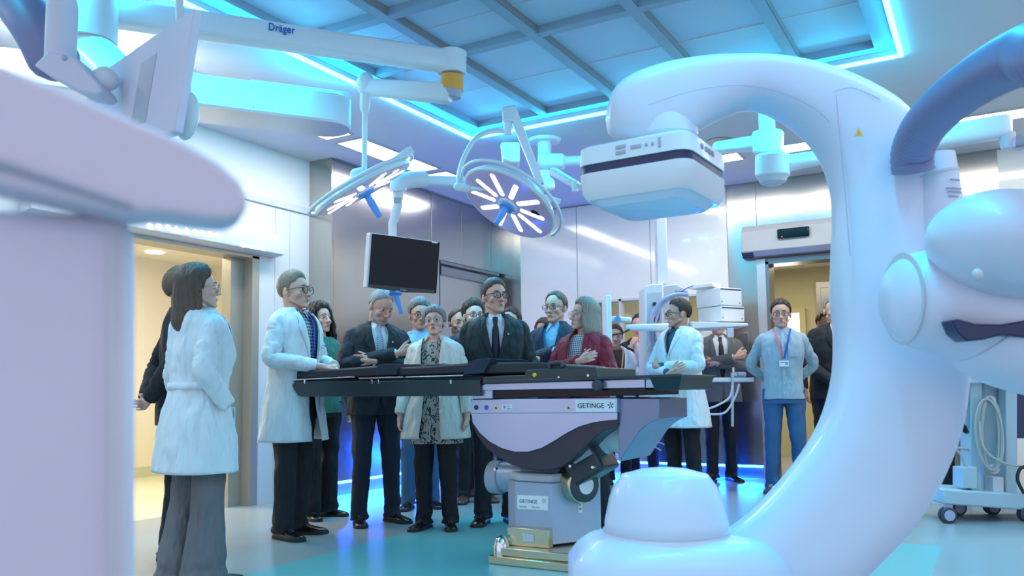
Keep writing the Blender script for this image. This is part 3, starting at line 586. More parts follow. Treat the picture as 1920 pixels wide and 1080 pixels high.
# tube housing at the lower end with its dome
b = MB(); zbase = PV(1250, 1003, D).z
def slabpx(x0, x1, z, half, rad=0.12, n=8):
    A = PV(x0, 1000, D); B = PV(x1, 1000, D); ex_ = (B-A).normalized(); ex_.z = 0; Lx = (B-A).length; out = []; A.z = z
    for cxn, cyn, a0 in ((Lx-rad, half-rad, 0), (rad, half-rad, 90), (rad, -half+rad, 180), (Lx-rad, -half+rad, 270)):
        for k in range(n+1):
            a = radians(a0+90*k/n); out.append(A+ex_*(cxn+rad*cos(a))+FH*(cyn+rad*sin(a)))
    return out
b.loft([slabpx(1140, 1400, zbase+0.005, 0.17, 0.14), slabpx(1105, 1425, zbase-0.006, 0.20, 0.15), slabpx(1086, 1440, zbase-0.03, 0.23, 0.16), slabpx(1068, 1460, zbase-0.07, 0.25, 0.17), slabpx(1066, 1470, zbase-0.20, 0.255, 0.17), slabpx(1090, 1460, zbase-0.30, 0.23, 0.16)])
b.build('tube_housing', 'white_carm', CA, smooth=60)
k = D/F; dc = PV(1249, 1003, D)
b = MB(); b.lathe([(115*k, -0.01), (115*k, 0.012), (111*k, 0.020), (113*k, 0.034), (111.5*k, 0.05), (108*k, 0.075), (103*k, 0.115), (94*k, 0.15), (82*k, 0.178), (79*k, 0.185), (66*k, 0.19), (45*k, 0.2), (20*k, 0.205), (0.001, 0.206)], dc, seg=64); b.build('tube_dome', 'white_carm', CA, smooth=45)
b = MB(); b.lathe([(115.6*k, 0.0), (115.6*k, 0.006)], dc+UZ*0.014, seg=64); b.build('dome_ring', 'light_grey', CA)
# floor mount column of the imaging robot (out of frame on the right)
b = MB(); q = PV(2340, 500, 2.35); b.lathe([(0.42, -0.95), (0.42, -0.75), (0.30, -0.65), (0.26, -0.1), (0.24, 0.0)], (q.x, q.y, 0.95), seg=40); b.build('floor_column', 'white_carm', CA)

# blue corrugated hose
hp0 = bez([P(1712, 320, 2.45), P(1711, 285, 2.43), P(1729, 243, 2.35), P(1764, 203, 2.22), P(1814, 163, 2.05), P(1870, 128, 1.85), P(1930, 100, 1.64), P(2010, 75, 1.42), P(2010, 75, 1.42)+RH*0.28+UZ*0.30, Vector((P(2010, 75, 1.42)+RH*0.50).xy.to_3d())+UZ*2.75, Vector((P(2010, 75, 1.42)+RH*0.52).xy.to_3d())+UZ*3.17], 30)
hp = [hp0[0]]; acc = 0.0
for a, b_ in zip(hp0, hp0[1:]):
    while (b_-hp[-1]).length > 0.0042: hp.append(hp[-1]+(b_-hp[-1]).normalized()*0.0042)
rr_ = [0.0585*(1+0.022*cos(2*pi*i/4)) for i in range(len(hp))]
MB().tube(hp, rr_, 36, caps=True).build('corrugated_hose', 'hose', CA, smooth=60)['label'] = 'thick blue corrugated hose'

# ================================================================== BLURRED EQUIPMENT AT THE FAR LEFT
Dn = 0.56
eq = PV(120, 700, Dn+0.1); eq.z = 0
E1 = thing('imaging_console', 'huge out-of-focus pale lilac equipment housing at the left edge, nearest the viewer', 'medical equipment', eq)
DQ = ray(252, 700); DQ.z = 0; DQ.normalize()
def PR(x, y, D): d = ray(x, y); return CAM + d*(D/d.dot(DQ))
hd = [(-120, 90), (0, 118), (80, 150), (190, 196), (270, 232), (340, 260), (410, 300), (452, 338), (468, 372), (460, 400), (430, 413), (380, 410), (330, 402), (285, 398), (240, 402), (-120, 320)]
b = MB(); b.prism([PR(x, y, Dn) for x, y in hd], DQ*0.045); b.build('head_housing', 'white_matt', E1, bevel=0.03, bseg=4)
b = MB(); b.prism([PR(x, y, Dn+0.03) for x, y in ((-160, 380), (240, 400), (252, 440), (252, 1500), (-160, 1500))], DQ*0.38); b.build('body_column', 'white_matt', E1, bevel=0.02, bseg=3)
b = MB(); b.prism([PR(x, y, Dn-0.006) for x, y in ((-120, 285), (0, 292), (250, 378), (250, 392), (0, 312), (-120, 305))], DQ*0.01); b.build('groove', 'grey_plastic', E1, bevel=0.003)
b = MB(); b.prism([PR(x, y, Dn+0.024) for x, y in ((205, 430), (214, 428), (214, 1500), (205, 1500))], DQ*0.01); b.build('groove', 'light_grey', E1, bevel=0.003)
q = PV(60, 1500, Dn+0.2); b = MB(); zq = PV(60, 1500, Dn).z
b.box((q.x-0.30, q.y-0.10, 0.0), (q.x+0.05, q.y+0.25, zq+0.02)); b.build('foot_plate', 'light_grey', E1, bevel=0.02)

# ceiling column with tilted monitor seen from behind, above the blurred housing
Dm = 2.9
m0 = PV(115, 0, Dm); MN = thing('ceiling_monitor', 'white monitor back tilted on a grey ceiling column above the blurred housing, top left', 'monitor', (m0.x, m0.y, ZC))
kk = Dm/F
b = MB(); b.tube([PV(113, 112, Dm), PV(117, 12, Dm), PV(118, -14, Dm), Vector((PV(118, -14, Dm).x, PV(118, -14, Dm).y, ZC))], [28*kk, 28*kk, 22*kk, 22*kk], 32); b.build('column', 'white_matt', MN)
b = MB(); b.prism([PV(x, y, Dm-0.06) for x, y in ((62, 122), (88, 96), (138, 104), (186, 158), (193, 170), (182, 177), (150, 172))], FH*0.12); br = b.build('bracket', 'white_matt', MN, bevel=0.008)
MB().ball(PV(121, 109, Dm-0.062), 0.010, 12, 8).build('screw', 'grey_plastic', br)
b = MB(); b.ball(PV(198, 148, Dm+0.05), (0.038, 0.05, 0.044), 20, 12); b.build('knuckle', 'white', MN)
TR = P(364, 14, 2.58); BR = P(326, 246, 2.55); TL = P(168, 150, 3.43); TR.freeze()
BL = TL+(BR-TR); nm = (TL-TR).cross(BR-TR).normalized()
if nm.dot(CAM-TR) > 0: nm = -nm
b = MB(); th_ = 0.03
b.hexa([BR, TR, TR+nm*th_, BR+nm*th_, BL, TL, TL+nm*th_, BL+nm*th_]); ms = b.build('monitor_housing', 'white_matt', MN, bevel=0.006)
def mq(u, v): return TR+(TL-TR)*u+(BR-TR)*v
b = MB(); b.prism([mq(u, v)-nm*0.0015 for u, v in ((0.26, 0.20), (0.40, 0.20), (0.40, 0.80), (0.26, 0.80))], nm*0.001); b.build('back_grille', 'grey_plastic', ms)
b = MB(); b.prism([mq(u, v)+nm*(th_+0.0005) for u, v in ((0.03, 0.04), (0.97, 0.04), (0.97, 0.96), (0.03, 0.96))], nm*0.001); b.build('screen', 'screen', ms)

# ================================================================== CEILING SUPPLY ARMS
def boxarm(mb, a, c, h0, h1, w0, w1, ex=4.0, seg=24):   # horizontal rounded box beam from a to c
    a = Vector(a); c = Vector(c); ax = (c-a).normalized(); sd = ax.cross(UZ).normalized(); upx = sd.cross(ax)
    rg = []
    for t, q in ((-0.01, 0.75), (0.0, 0.95), (0.02, 1.0), (0.98, 1.0), (1.0, 0.95), (1.01, 0.75)):
        p = a+(c-a)*max(0, min(1, t)) + ax*(0.02*(t-1)/0.01 if t > 1 else (0.02*t/0.01 if t < 0 else 0)); h = (h0+(h1-h0)*max(0, min(1, t)))*q; w2 = (w0+(w1-w0)*max(0, min(1, t)))*q
        r1 = []
        for j in range(seg):
            an = 2*pi*j/seg; ca, sa = cos(an), sin(an); r1.append(p+sd*(w2*math.copysign(abs(ca)**(2/ex), ca))+upx*(h*math.copysign(abs(sa)**(2/ex), sa)))
        rg.append(r1)
    return mb.loft(rg)
# wide boom with the metal underside (left of the middle)
g0 = atz(230, 152, 2.87); g1 = atz(668, 208, 2.87); gd = (g1-g0); gd.z = 0; gd.normalize(); gn = Vector((-gd.y, gd.x, 0))
bo = thing('ceiling_boom', 'wide flat cyan-lit boom with metal underside, above the left row of ceiling lights', 'ceiling boom', (g0.x, g0.y, ZC))
s0 = g0-gd*0.6
b = MB(); rg = []
def boomsec(z, ins):
    out = []; wdt = 0.36
    A = s0; Lx = (g1-s0).length
    for cxn, cyn, a0 in ((Lx-0.17-ins, wdt-0.17-ins, 0), (0.0, wdt-0.17-ins, 90), (0.0, 0.17+ins, 180), (Lx-0.17-ins, 0.17+ins, 270)):
        for q in range(9):
            a = radians(a0+90*q/8); out.append(Vector((A.x, A.y, z))+gd*(cxn+0.17*cos(a))+gn*(cyn+0.17*sin(a)))
    return out
b.loft([boomsec(2.985, 0.01), boomsec(2.975, 0.0), boomsec(2.79, 0.0)]); b.build('boom_body', 'white', bo)
b = MB(); b.loft([boomsec(2.79, 0.002), boomsec(2.775, 0.006)]); un = b.build('underside', 'alu', bo)
b = MB(); c = g1-gd*0.55; b.obox(Vector((c.x, c.y, 3.0))+gn*0.18+gd*0.2, gd*0.33, gn*0.1, UZ*0.025); b.build('cover', 'white', bo, bevel=0.01)
b = MB(); q = s0+gd*0.25+gn*0.18; b.cyl((q.x, q.y, 2.98), (q.x, q.y, ZC-0.001), 0.13, seg=36); b.build('ceiling_column', 'white', bo)
q = atz(475, 201, 2.774); MB().ball(q, 0.006, 10, 6).build('screw', 'grey_plastic', un)

# long arm with lettering carrying the first surgical lamp
lt1 = thing('surgical_lamp', 'surgical lamp seen nearly edge-on, hanging from the long lettered ceiling arm', 'surgical lamp', (0, 0, 0))
def dz(x, y, z): return atz(x, y, z)
a0 = dz(70, -12, 3.06); a1 = P(858, 118, 5.15)
a1z = a1.z
a0 = atz(60, 2, a1z)
b = MB(); boxarm(b, a0, a1, 0.075, 0.066, 0.07, 0.06); ar = b.build('main_arm', 'white', lt1)
ad = (a1-a0).normalized(); an_ = Vector((ad.y, -ad.x, 0)).normalized()
if an_.dot(CAM-a0) < 0: an_ = -an_
q = P(503, 51, 1); 
def onplane(x, y, p0, n): d = ray(x, y); return CAM+d*((p0-CAM).dot(n)/d.dot(n))
text('lettering', 'Dräger', 'ink_blue', ar, onplane(503, 56, a0+an_*0.0735, an_), ad, UZ, 0.062, xs=0.78, bold=0.0008)
# hub at its left end
b = MB(); b.cyl(Vector((a0.x, a0.y, a1z-0.13)), Vector((a0.x, a0.y, ZC-0.001)), 0.13, seg=36); b.build('ceiling_hub', 'white', lt1)
b = MB(); j = P(853, 128, 5.15); k5 = 5.15/F
b.tube([P(846, 96, 5.15), P(846, 138, 5.15)], [27*k5, 26*k5], 28, ex=2.6); b.build('end_joint', 'white', lt1, bevel=0.006)
b = MB(); b.tube([P(848, 142, 5.15), P(846, 170, 5.15)], [21*k5, 23*k5], 28); b.build('orange_joint', 'orange', lt1)
b = MB(); b.tube([P(846, 170, 5.15), P(846, 184, 5.15)], [22*k5, 18*k5], 28); b.build('joint_cap', 'grey_plastic', lt1)
sA = P(840, 176, 5.13); sB = P(690, 164, 5.3)
b = MB(); boxarm(b, sA, sB, 0.062, 0.05, 0.05, 0.05); b.build('second_arm', 'white', lt1)
b = MB(); kp = P(686, 158, 5.3); b.ball(kp, (0.06, 0.06, 0.078), 24, 14); b.build('elbow', 'white', lt1)
b = MB(); kl = 5.3/F; b.tube([P(685, 158, 5.3), P(684, 200, 5.3), P(684, 208, 5.3), P(684, 212, 5.3), P(683, 322, 5.3)], [9.5*kl, 9.5*kl, 8*kl, 5*kl, 5*kl], 20); b.build('drop_tube', 'white', lt1)

def lamp_head(parent, c, nrm_, xdir, R, name_arms=True, handle_len=0.13, sp=False):
    """disc lamp: c centre, nrm_ direction the light faces, xdir in-plane axis"""
    n = nrm_.normalized(); xd = (xdir-n*xdir.dot(n)).normalized(); yd = n.cross(xd)
    def L(x, y, z=0): return c+xd*x+yd*y+n*z
    b = MB(); b.lathe([(0.02, -0.055), (0.30*R/0.33, -0.045), (0.318*R/0.33, -0.02), (R, 0.0), (R*0.985, 0.018), (R*0.95, 0.022)], c, n, 64); hd_ = b.build('lamp_housing', 'white', parent, smooth=45)
    b = MB(); b.lathe([(0.01, 0.0), (R*0.95, 0.0), (R*0.95, 0.004)], c+n*0.019, n, 64); fc = b.build('lamp_lens', 'lamp_face', parent)
    b = MB(); b.lathe([(R*0.2, 0.0), (R*0.2, 0.012), (R*0.15, 0.016)], c+n*0.023, n, 32); b.build('centre_ring', 'sticker', fc)
    for k in range(10):
        a = 2*pi*k/10+0.3; dr = xd*cos(a)+yd*sin(a); tn = n.cross(dr)
        r0, r1 = R*0.27, R*(0.88 if k % 2 else 0.80)
        m_ = []
        for q in range(9): an = pi/2+pi*q/8; m_.append(c+n*0.0235+dr*(r0+0.018+0.018*cos(an))+tn*0.020*sin(an))
        for q in range(9): an = -pi/2+pi*q/8; m_.append(c+n*0.0235+dr*(r1-0.018+0.018*cos(an))+tn*0.020*sin(an))
        b = MB(); b.prism(m_, n*0.003); b.build('light_bar', 'light_strip', fc)
    b = MB(); b.lathe([(0.01, 0), (0.03, 0)], L(R*0.55, R*0.22, 0.0245), n, 24); b.lathe([(0.034, 0), (0.034, 0.001)], L(R*0.55, R*0.25, 0.024), n, 24); b.build('sensor_window', 'black_gloss', fc)
    b = MB(); b.lathe([(0.055, 0.03), (0.058, 0.045), (0.05, 0.055), (0.024, 0.06), (0.022, 0.075), (0.021, 0.09)], c, n, 32); hb = b.build('handle_flange', 'handle_blue', parent)
    b = MB(); b.tube([L(0, 0, 0.085), L(0, 0, 0.10), L(0, 0, 0.085+handle_len)], [0.021, 0.026, 0.018], 20); b.build('handle_grip', 'handle_blue', hb, bevel=0.003)
    # ring grip around the rim
    b = MB(); pts = []
    for k in range(25):
        a = radians(-20+220*k/24); pts.append(L(R*1.10*cos(a), R*1.10*sin(a), -0.02))
    b.tube(pts, 0.012, 12); b.build('rim_grip', 'white', parent)
    return L
# lamp 1: nearly edge on, long axis from (590,405) to (760,300)
c1 = P(680, 352, 5.3)
ea1 = (P(762, 305, 5.3)-P(592, 402, 5.3)); R1 = ea1.length/2*1.02
nq = ea1.cross(fw).normalized()      # in the picture plane, perpendicular to the long axis
if nq.z > 0: nq = -nq
n1 = (nq*1.0 + fw*0.10).normalized()
lt1.location = Vector((a0.x, a0.y, ZC)); _wm[lt1.name] = Matrix.Translation(lt1.location)
for ch in list(bpy.data.objects):
    if ch.parent is lt1: ch.matrix_parent_inverse = WM(lt1).inverted()
L1_ = lamp_head(lt1, c1, n1, ea1, R1)
b = MB(); e_ = ea1.normalized(); boxarm(b, c1+e_*(R1*0.62)-n1*0.03, c1+e_*(R1*1.12)-n1*0.055, 0.030, 0.022, 0.04, 0.03); b.build('yoke_bracket', 'white', lt1)
b = MB(); b.tube(bez([P(683, 322, 5.3), c1-n1*0.10+ea1*0.0, c1-n1*0.04]), 0.03, 16); b.build('yoke_mount', 'white', lt1)

# pendant behind it: ceiling column carrying the second lamp and the black monitor
cB = atz(1021, 262, ZC); pd = (cB-CAM).dot(fw); kB = pd/F
lt2 = thing('surgical_lamp', 'round surgical lamp with lit spokes facing the camera, under the ceiling corner', 'surgical lamp', (cB.x, cB.y, ZC))
b = MB(); b.lathe([(0.135, -0.025), (0.15, -0.0005)], cB, seg=40); b.build('ceiling_flange', 'white', lt2)
b = MB(); b.tube([cB, P(1021, 300, pd)], 13*kB, 28); b.build('column', 'white', lt2)
b = MB(); boxarm(b, P(1012, 303, pd-0.05), P(1055, 304, pd-0.05), 0.07, 0.07, 0.08, 0.08, ex=3); b.build('hub', 'white', lt2)
b = MB(); b.cyl(P(1058, 303, pd-0.05), P(1120, 300, pd-0.05), 0.045); b.build('hub_stub', 'white', lt2)
b = MB(); b.tube([P(1021, 320, pd-0.1), P(1022, 352, pd-0.1)], 10*kB, 24); b.build('lower_column', 'white', lt2)
b = MB(); b.prism([P(x, y, pd-0.2) for x, y in ((938, 268), (942, 300), (960, 306), (975, 304), (975, 266), (944, 266))], fw*0.3); b.build('transformer_box', 'white', lt2, bevel=0.02)
D2 = 6.1; k2 = D2/F
b = MB(); A = P(962, 212, D2); Bq = P(1014, 346, D2+0.1); ax = (Bq-A).normalized(); sd = ax.cross(fw).normalized(); q2 = sd.cross(ax).normalized()
rgs = []
for p, h in ((A, 0.034), (Bq, 0.028)):
    rgs.append([p+sd*h*math.copysign(abs(cos(t))**0.4, cos(t))+q2*0.045*math.copysign(abs(sin(t))**0.4, sin(t)) for t in [2*pi*i/20 for i in range(20)]])
b.loft(rgs); b.build('spring_arm', 'white', lt2)
b = MB(); b.obox(P(1013, 346, D2+0.05), sd*0.024, q2*0.03, ax*0.008); b.build('arm_tip', 'grey_plastic', lt2)
b = MB(); b.prism([P(x, y, D2-0.06) for x, y in ((944, 198), (968, 196), (971, 214), (966, 226), (942, 226), (941, 204))], fw*0.12); b.build('arm_joint', 'white', lt2, bevel=0.015)
b = MB(); b.tube([P(952, 222, D2), P(952, 240, D2), P(952, 253, D2)], [8.5*k2, 8*k2, 6.5*k2], 20); b.build('drop_sleeve', 'white', lt2)
b = MB(); b.tube(bez([P(948, 246, D2), P(918, 247, D2), P(890, 262, D2-0.05), P(870, 295, D2-0.1), P(861, 325, D2-0.12), P(860, 348, D2-0.14)], 8), 4.5*k2, 16); b.build('curved_tube', 'white', lt2)
b = MB(); b.tube([P(858, 350, D2-0.14), P(880, 353, D2-0.16)], 8*k2, 20, rnd=True); b.build('knuckle', 'white', lt2)
b = MB(); b.tube(bez([P(880, 353, D2-0.16), P(930, 354, D2-0.25), P(985, 362, D2-0.3), P(1050, 378, D2-0.25)], 8), 5*k2, 16); b.build('yoke_tube', 'white', lt2)
c2_ = P(955, 380, 5.9)
ea2 = (P(1038, 430, 5.9)-P(872, 334, 5.9)); R2 = ea2.length/2
nq = ea2.cross(fw).normalized()
if nq.z > 0: nq = -nq
n2 = (nq*0.92 - fw*0.38).normalized()
L2_ = lamp_head(lt2, c2_, n2, ea2, R2, handle_len=0.12)
b = MB(); b.prism([P(x, y, 5.86) for x, y in ((1018, 373), (1034, 375), (1046, 398), (1038, 408), (1030, 403), (1018, 385))], fw*0.03); cb = b.build('control_box', 'clear_ring', lt2, bevel=0.004)
b = MB(); b.ball(P(1025, 381, 5.85), 0.011, 12, 8); b.build('indicator', 'green', cb)

b = MB(); boxarm(b, P(1038, 322, 6.6), P(1084, 350, 6.3), 0.035, 0.03, 0.035, 0.03, ex=3); b.build('short_arm', 'light_grey', lt2)
b = MB(); b.tube([P(1078, 340, 6.3), P(1079, 359, 6.3)], 0.026, 16); b.build('short_arm_drop', 'white', lt2)
# monitor boom
mo_ = thing('ceiling_monitor', 'black switched-off monitor on a cyan-lit boom above the folded-arm suit man', 'monitor', (cB.x, cB.y, 2.7))
b = MB(); boxarm(b, P(1030, 347, 6.9), P(975, 347, 6.7), 0.055, 0.05, 0.06, 0.05); b.build('boom_root', 'white', mo_)
b = MB(); boxarm(b, P(980, 345, 6.7), P(765, 338, 5.9), 0.045, 0.035, 0.05, 0.04); b.build('boom_arm', 'white', mo_)
kM = 5.75/F
b = MB(); b.tube(bez([P(795, 336, 5.9), P(765, 338, 5.8), P(748, 345, 5.75), P(747, 358, 5.75)], 6), 16*kM, 20); b.build('boom_elbow', 'white', mo_)
b = MB(); b.tube([P(747, 350, 5.75), P(746, 374, 5.75)], 9.5*kM, 20); b.build('swivel', 'white', mo_)
b = MB(); b.obox(P(746, 376, 5.74), rt*0.026, fw*0.03, up*0.018); b.build('swivel_clip', 'grey_plastic', mo_, bevel=0.005)
b = MB(); b.tube([P(747, 380, 5.75), P(738, 415, 5.75), P(736, 418, 5.75), P(736, 446, 5.75)], [7.5*kM, 7.5*kM, 7*kM, 7*kM], 18, ex=3); b.build('drop_arm', 'white', mo_)
ML, MR = 5.50, 5.82
tl = P(696, 435, ML); bl = P(689, 538, ML); tr = P(826, 456, MR); br_ = P(816, 552, MR)
mx_ = (tr-tl); mz = (tl-bl); mx_ = (mx_-mz*(mx_.dot(mz)/mz.dot(mz))); W_ = mx_.length; Hh = mz.length; mx_.normalize(); mz.normalize(); my = mx_.cross(mz)   # my points away from camera?
if my.dot(fw) < 0: my = -my
cen = (tl+br_)/2
b = MB(); b.obox(cen+my*0.03, mx_*W_/2, my*0.028, mz*Hh/2); mh = b.build('monitor_housing', 'white', mo_, bevel=0.006)
b = MB(); b.obox(cen-my*0.001+mx_*0.006, mx_*(W_/2-0.008), my*0.006, mz*(Hh/2-0.004)); b.build('screen', 'screen', mh, bevel=0.003)
b = MB(); b.prism([cen-mz*(Hh/2-0.006)-my*0.009+mx_*s_*(W_/2-0.012)+mz*o2 for s_, o2 in ((-1, 0), (-1, 0.018), (1, 0.018), (0.9, -0.004), (0, -0.016), (-0.9, -0.004))], my*0.02); b.build('bezel_chin', 'dark_plastic', mh)
text('lettering', 'Dräger', 'light_grey', mh, cen-mz*(Hh/2-0.002)-my*0.0105-mx_*0.02, mx_, mz, 0.016)
b = MB(); b.obox(cen+mz*(Hh/2-0.008)+mx_*(W_/2-0.045)-my*0.0085, mx_*0.022, my*0.002, mz*0.006); b.build('corner_label', 'led_cyan' if False else 'sticker', mh)
hc = P(741, 551, 5.66)
b = MB(); b.lathe([(0.045, -0.012), (0.045, 0.004), (0.03, 0.010)], hc, (0.1, -0.1, -1), 28); hb = b.build('handle_flange', 'handle_blue', mh)
b = MB(); b.tube([hc, P(743, 560, 5.66), P(752, 585, 5.62)], [0.02, 0.022, 0.014], 16, rnd=True); b.build('handle_grip', 'handle_blue', hb)
b = MB(); b.cyl(cen-mz*(Hh/2)+my*0.03, hc, 0.012); b.build('handle_post', 'white', mh)

# cyan-lit arms on the right: pendant with two hubs
D3 = 6.2; k3 = D3/F
pn = atz(1438, 203, ZC); 
p3 = P(1438, 240, D3); top3 = Vector((p3.x, p3.y, ZC))
lt3 = thing('ceiling_pendant', 'cyan-lit ceiling pendant with two stacked joints, framed by the curved arm', 'ceiling pendant', top3)
b = MB(); b.tube([top3, P(1439, 255, D3)], 15*k3, 28); cl = b.build('column', 'white', lt3)
for y in (231, 241): MB().ball(P(1436, y, D3-15*k3), 0.006, 8, 6).build('screw', 'grey_plastic', cl)
b = MB(); b.tube([P(1440, 247, D3), P(1440, 288, D3)], [28*k3, 27*k3], 28, ex=2.6); b.build('upper_joint', 'white', lt3, bevel=0.015)
b = MB(); boxarm(b, P(1428, 268, D3), P(1345, 277, D3+0.3), 0.06, 0.045, 0.06, 0.05, ex=3); b.build('upper_arm', 'white', lt3)
b = MB(); b.tube([P(1449, 290, D3-0.1), P(1449, 332, D3-0.1)], [30*k3, 30*k3], 28, ex=2.6); b.build('lower_joint', 'white', lt3, bevel=0.015)
b = MB(); b.lathe([(0.112, 0), (0.09, -0.045), (0.06, -0.06)], P(1449, 331, D3-0.1), (0, 0, 1)); b.build('joint_cap', 'light_grey', lt3)
b = MB(); boxarm(b, P(1465, 308, D3-0.1), P(1560, 292, D3-0.2), 0.06, 0.05, 0.06, 0.05, ex=3); boxarm(b, P(1560, 292, D3-0.2), P(1890, 236, 5.3), 0.07, 0.075, 0.06, 0.06, ex=4); b.build('long_arm', 'white', lt3)
b = MB(); b.tube([P(1888, 250, 5.3), P(1890, 278, 5.3)], [0.05, 0.04], 20); b.build('end_joint', 'light_grey', lt3)
b = MB(); b.lathe([(0.05, 0), (0.05, 0.004)], P(1910, 268, 5.2), fw, 28); b.build('end_disc', 'clear_ring', lt3)

# pieces behind the blurred housing: cyan hub, slate arm and small round lamp cap
h1_ = thing('ceiling_boom', 'slate blue jointed ceiling arm cut by the top left corner', 'ceiling boom', (P(150, -100, 4.0).x, P(150, -100, 4.0).y, ZC))
b = MB(); b.tube(bez([P(-40, -60, 3.6), P(30, 0, 3.5), P(75, 60, 3.4), P(100, 110, 3.4)], 6), [0.09]*19, 24, ex=3, rnd=True); b.build('arm', 'hose', h1_)
b = MB(); q = P(165, 80, 4.3); b.tube([Vector((q.x, q.y, ZC-0.001)), q], [0.14, 0.14], 32); b.build('ceiling_hub', 'white', h1_)
b = MB(); b.tube(bez([P(160, 90, 4.3), P(205, 130, 4.2), P(250, 190, 4.0)], 6), 0.11, 24, rnd=True); b.build('elbow', 'white', h1_)
c = P(351, 218, 3.6); hl = thing('lamp_handle', 'small round cyan-lit lamp cap peeking out beside the tilted white monitor', 'lamp', c)
b = MB(); b.ball(c, (0.055, 0.045, 0.105), 28, 18, Mx=Matrix.Rotation(radians(10), 3, 'Y')); b.build('cap', 'white', hl)
b = MB(); b.tube([c+UZ*0.09, Vector((c.x-0.05, c.y, c.z+0.3)), Vector((c.x-0.10, c.y, ZC-0.001))], 0.018, 12); b.build('stem', 'white', hl)
# round vent in the ceiling
q = atz(1350, 264, ZC); o = MB().lathe([(0.12, -0.008), (0.12, -0.0005)], q).build('ceiling_vent', 'steel_dark'); tag(o, 'dark round ceiling vent seen through the curved arm beside the detector', 'vent')
q = atz(1380, 228, ZC)

# ================================================================== SUPPLY COLUMN WITH DEVICES
D4 = 8.1; k4 = D4/F
def cpp(x, y, d=0.0): return PV(x, y, D4+d)
tq = cpp(1243, 480)
SU = thing('supply_column', 'tall white supply unit hanging from the ceiling behind the man in blue-collared lab coat', 'supply column', (tq.x, tq.y, ZC))
b = MB(); b.prism([cpp(x, 532) for x in (1233, 1253)]+[Vector((cpp(x, 532).x, cpp(x, 532).y, ZC-0.001)) for x in (1253, 1233)], FH*0.11); b.build('drop_column', 'white', SU, bevel=0.008)
b = MB(); b.prism([cpp(x, y, -0.15) for x, y in ((1210, 537), (1222, 532), (1244, 532), (1244, 800), (1210, 800))], FH*0.42); sb = b.build('media_head', 'white', SU, bevel=0.01)
b = MB(); b.prism([cpp(x, y, -0.10) for x, y in ((1242, 536), (1268, 532), (1292, 545), (1292, 760), (1242, 765))], FH*0.30); b.build('media_head_side', 'light_grey', SU, bevel=0.01)
b = MB(); b.prism([cpp(x, y, -0.158) for x, y in ((1213, 549), (1241, 547), (1241, 660), (1213, 660))], FH*0.006); fp = b.build('front_panel', 'light_grey', sb, bevel=0.002)
text('lettering', 'Dräger', 'ink_blue', SU, cpp(1266, 548, -0.104), RH, UZ, 0.03)
MB().lathe([(0.020, 0), (0.020, 0.012), (0.014, 0.018)], cpp(1227, 570, -0.16), -FH, 20).build('gas_socket', 'dark_plastic', SU)
MB().ball(cpp(1230, 599, -0.19), (0.035, 0.03, 0.03), 16, 10).build('gas_plug', 'red', SU)
for y in (630, 650, 670):
    MB().obox(cpp(1232, y, -0.165), RH*0.03, FH*0.006, UZ*0.03).build('socket_block', 'sticker', SU, bevel=0.003)
for (pts, r, m) in (([(1290, 552), (1265, 553), (1240, 565), (1224, 592), (1221, 625), (1228, 655), (1240, 672)], 0.020, 'wheel'), ([(1292, 555), (1262, 556), (1238, 580), (1228, 615), (1232, 650), (1246, 665)], 0.012, 'wheel'), ([(1288, 548), (1262, 552), (1240, 575), (1236, 600)], 0.007, 'cable_blue'), ([(1300, 536), (1285, 542), (1266, 556), (1250, 566)], 0.005, 'cable_blue'), ([(1215, 690), (1212, 660), (1222, 640), (1232, 646)], 0.006, 'white'), ([(1218, 790), (1222, 830), (1240, 845)], 0.006, 'white'), ([(1228, 780), (1230, 822), (1250, 835)], 0.006, 'white')):
    MB().tube(bez([cpp(x, y, -0.24) for x, y in pts], 8), r, 10).build('cable', m, SU)
# monitor arm to the left with an edge-on monitor
b = MB(); boxarm(b, cpp(1256, 614, -0.3), cpp(1176, 614, -0.35), 0.040, 0.030, 0.04, 0.03, ex=3); boxarm(b, cpp(1180, 600, -0.35), cpp(1146, 598, -0.35), 0.028, 0.026, 0.04, 0.04, ex=3); b.build('monitor_arm', 'white', SU)
b = MB(); b.cyl(cpp(1158, 599, -0.42), cpp(1158, 599, -0.28), 0.030); b.build('arm_knob', 'handle_blue', SU)
b = MB(); b.obox(cpp(1138.5, 625, -0.35), RH*0.022, FH*0.20, UZ*0.34); b.build('side_monitor', 'white', SU, bevel=0.01)
b = MB(); b.tube(bez([cpp(1145, 628, -0.40), cpp(1165, 625, -0.40), cpp(1180, 618, -0.38)], 6), 0.008, 8); b.build('cable', 'cable_black', SU)
# shelf and rail
b = MB(); b.prism([cpp(x, y, -0.2) for x, y in ((1296, 603), (1402, 606), (1404, 611), (1298, 616))], FH*0.45); b.build('shelf', 'white', SU, bevel=0.006)
b = MB(); b.prism([cpp(x, y, -0.15) for x, y in ((1290, 708), (1414, 708), (1414, 716), (1290, 716))], FH*0.35); b.build('lower_shelf', 'white', SU, bevel=0.006)
b = MB(); b.prism([cpp(x, y, -0.18) for x, y in ((1372, 800), (1372, 700), (1376, 700), (1376, 800))], FH*0.03); b.build('rail_post', 'light_grey', SU)
b = MB(); b.cyl(cpp(1285, 612, 0.0), cpp(1320, 612, 0.0), 0.03); b.cyl(cpp(1280, 712, 0.0), cpp(1320, 712, 0.0), 0.025); b.build('shelf_arm', 'white', SU)
b = MB(); b.obox(cpp(1369, 624, -0.2), RH*0.03, FH*0.02, UZ*0.045); b.build('rail_clamp', 'light_grey', SU, bevel=0.004)
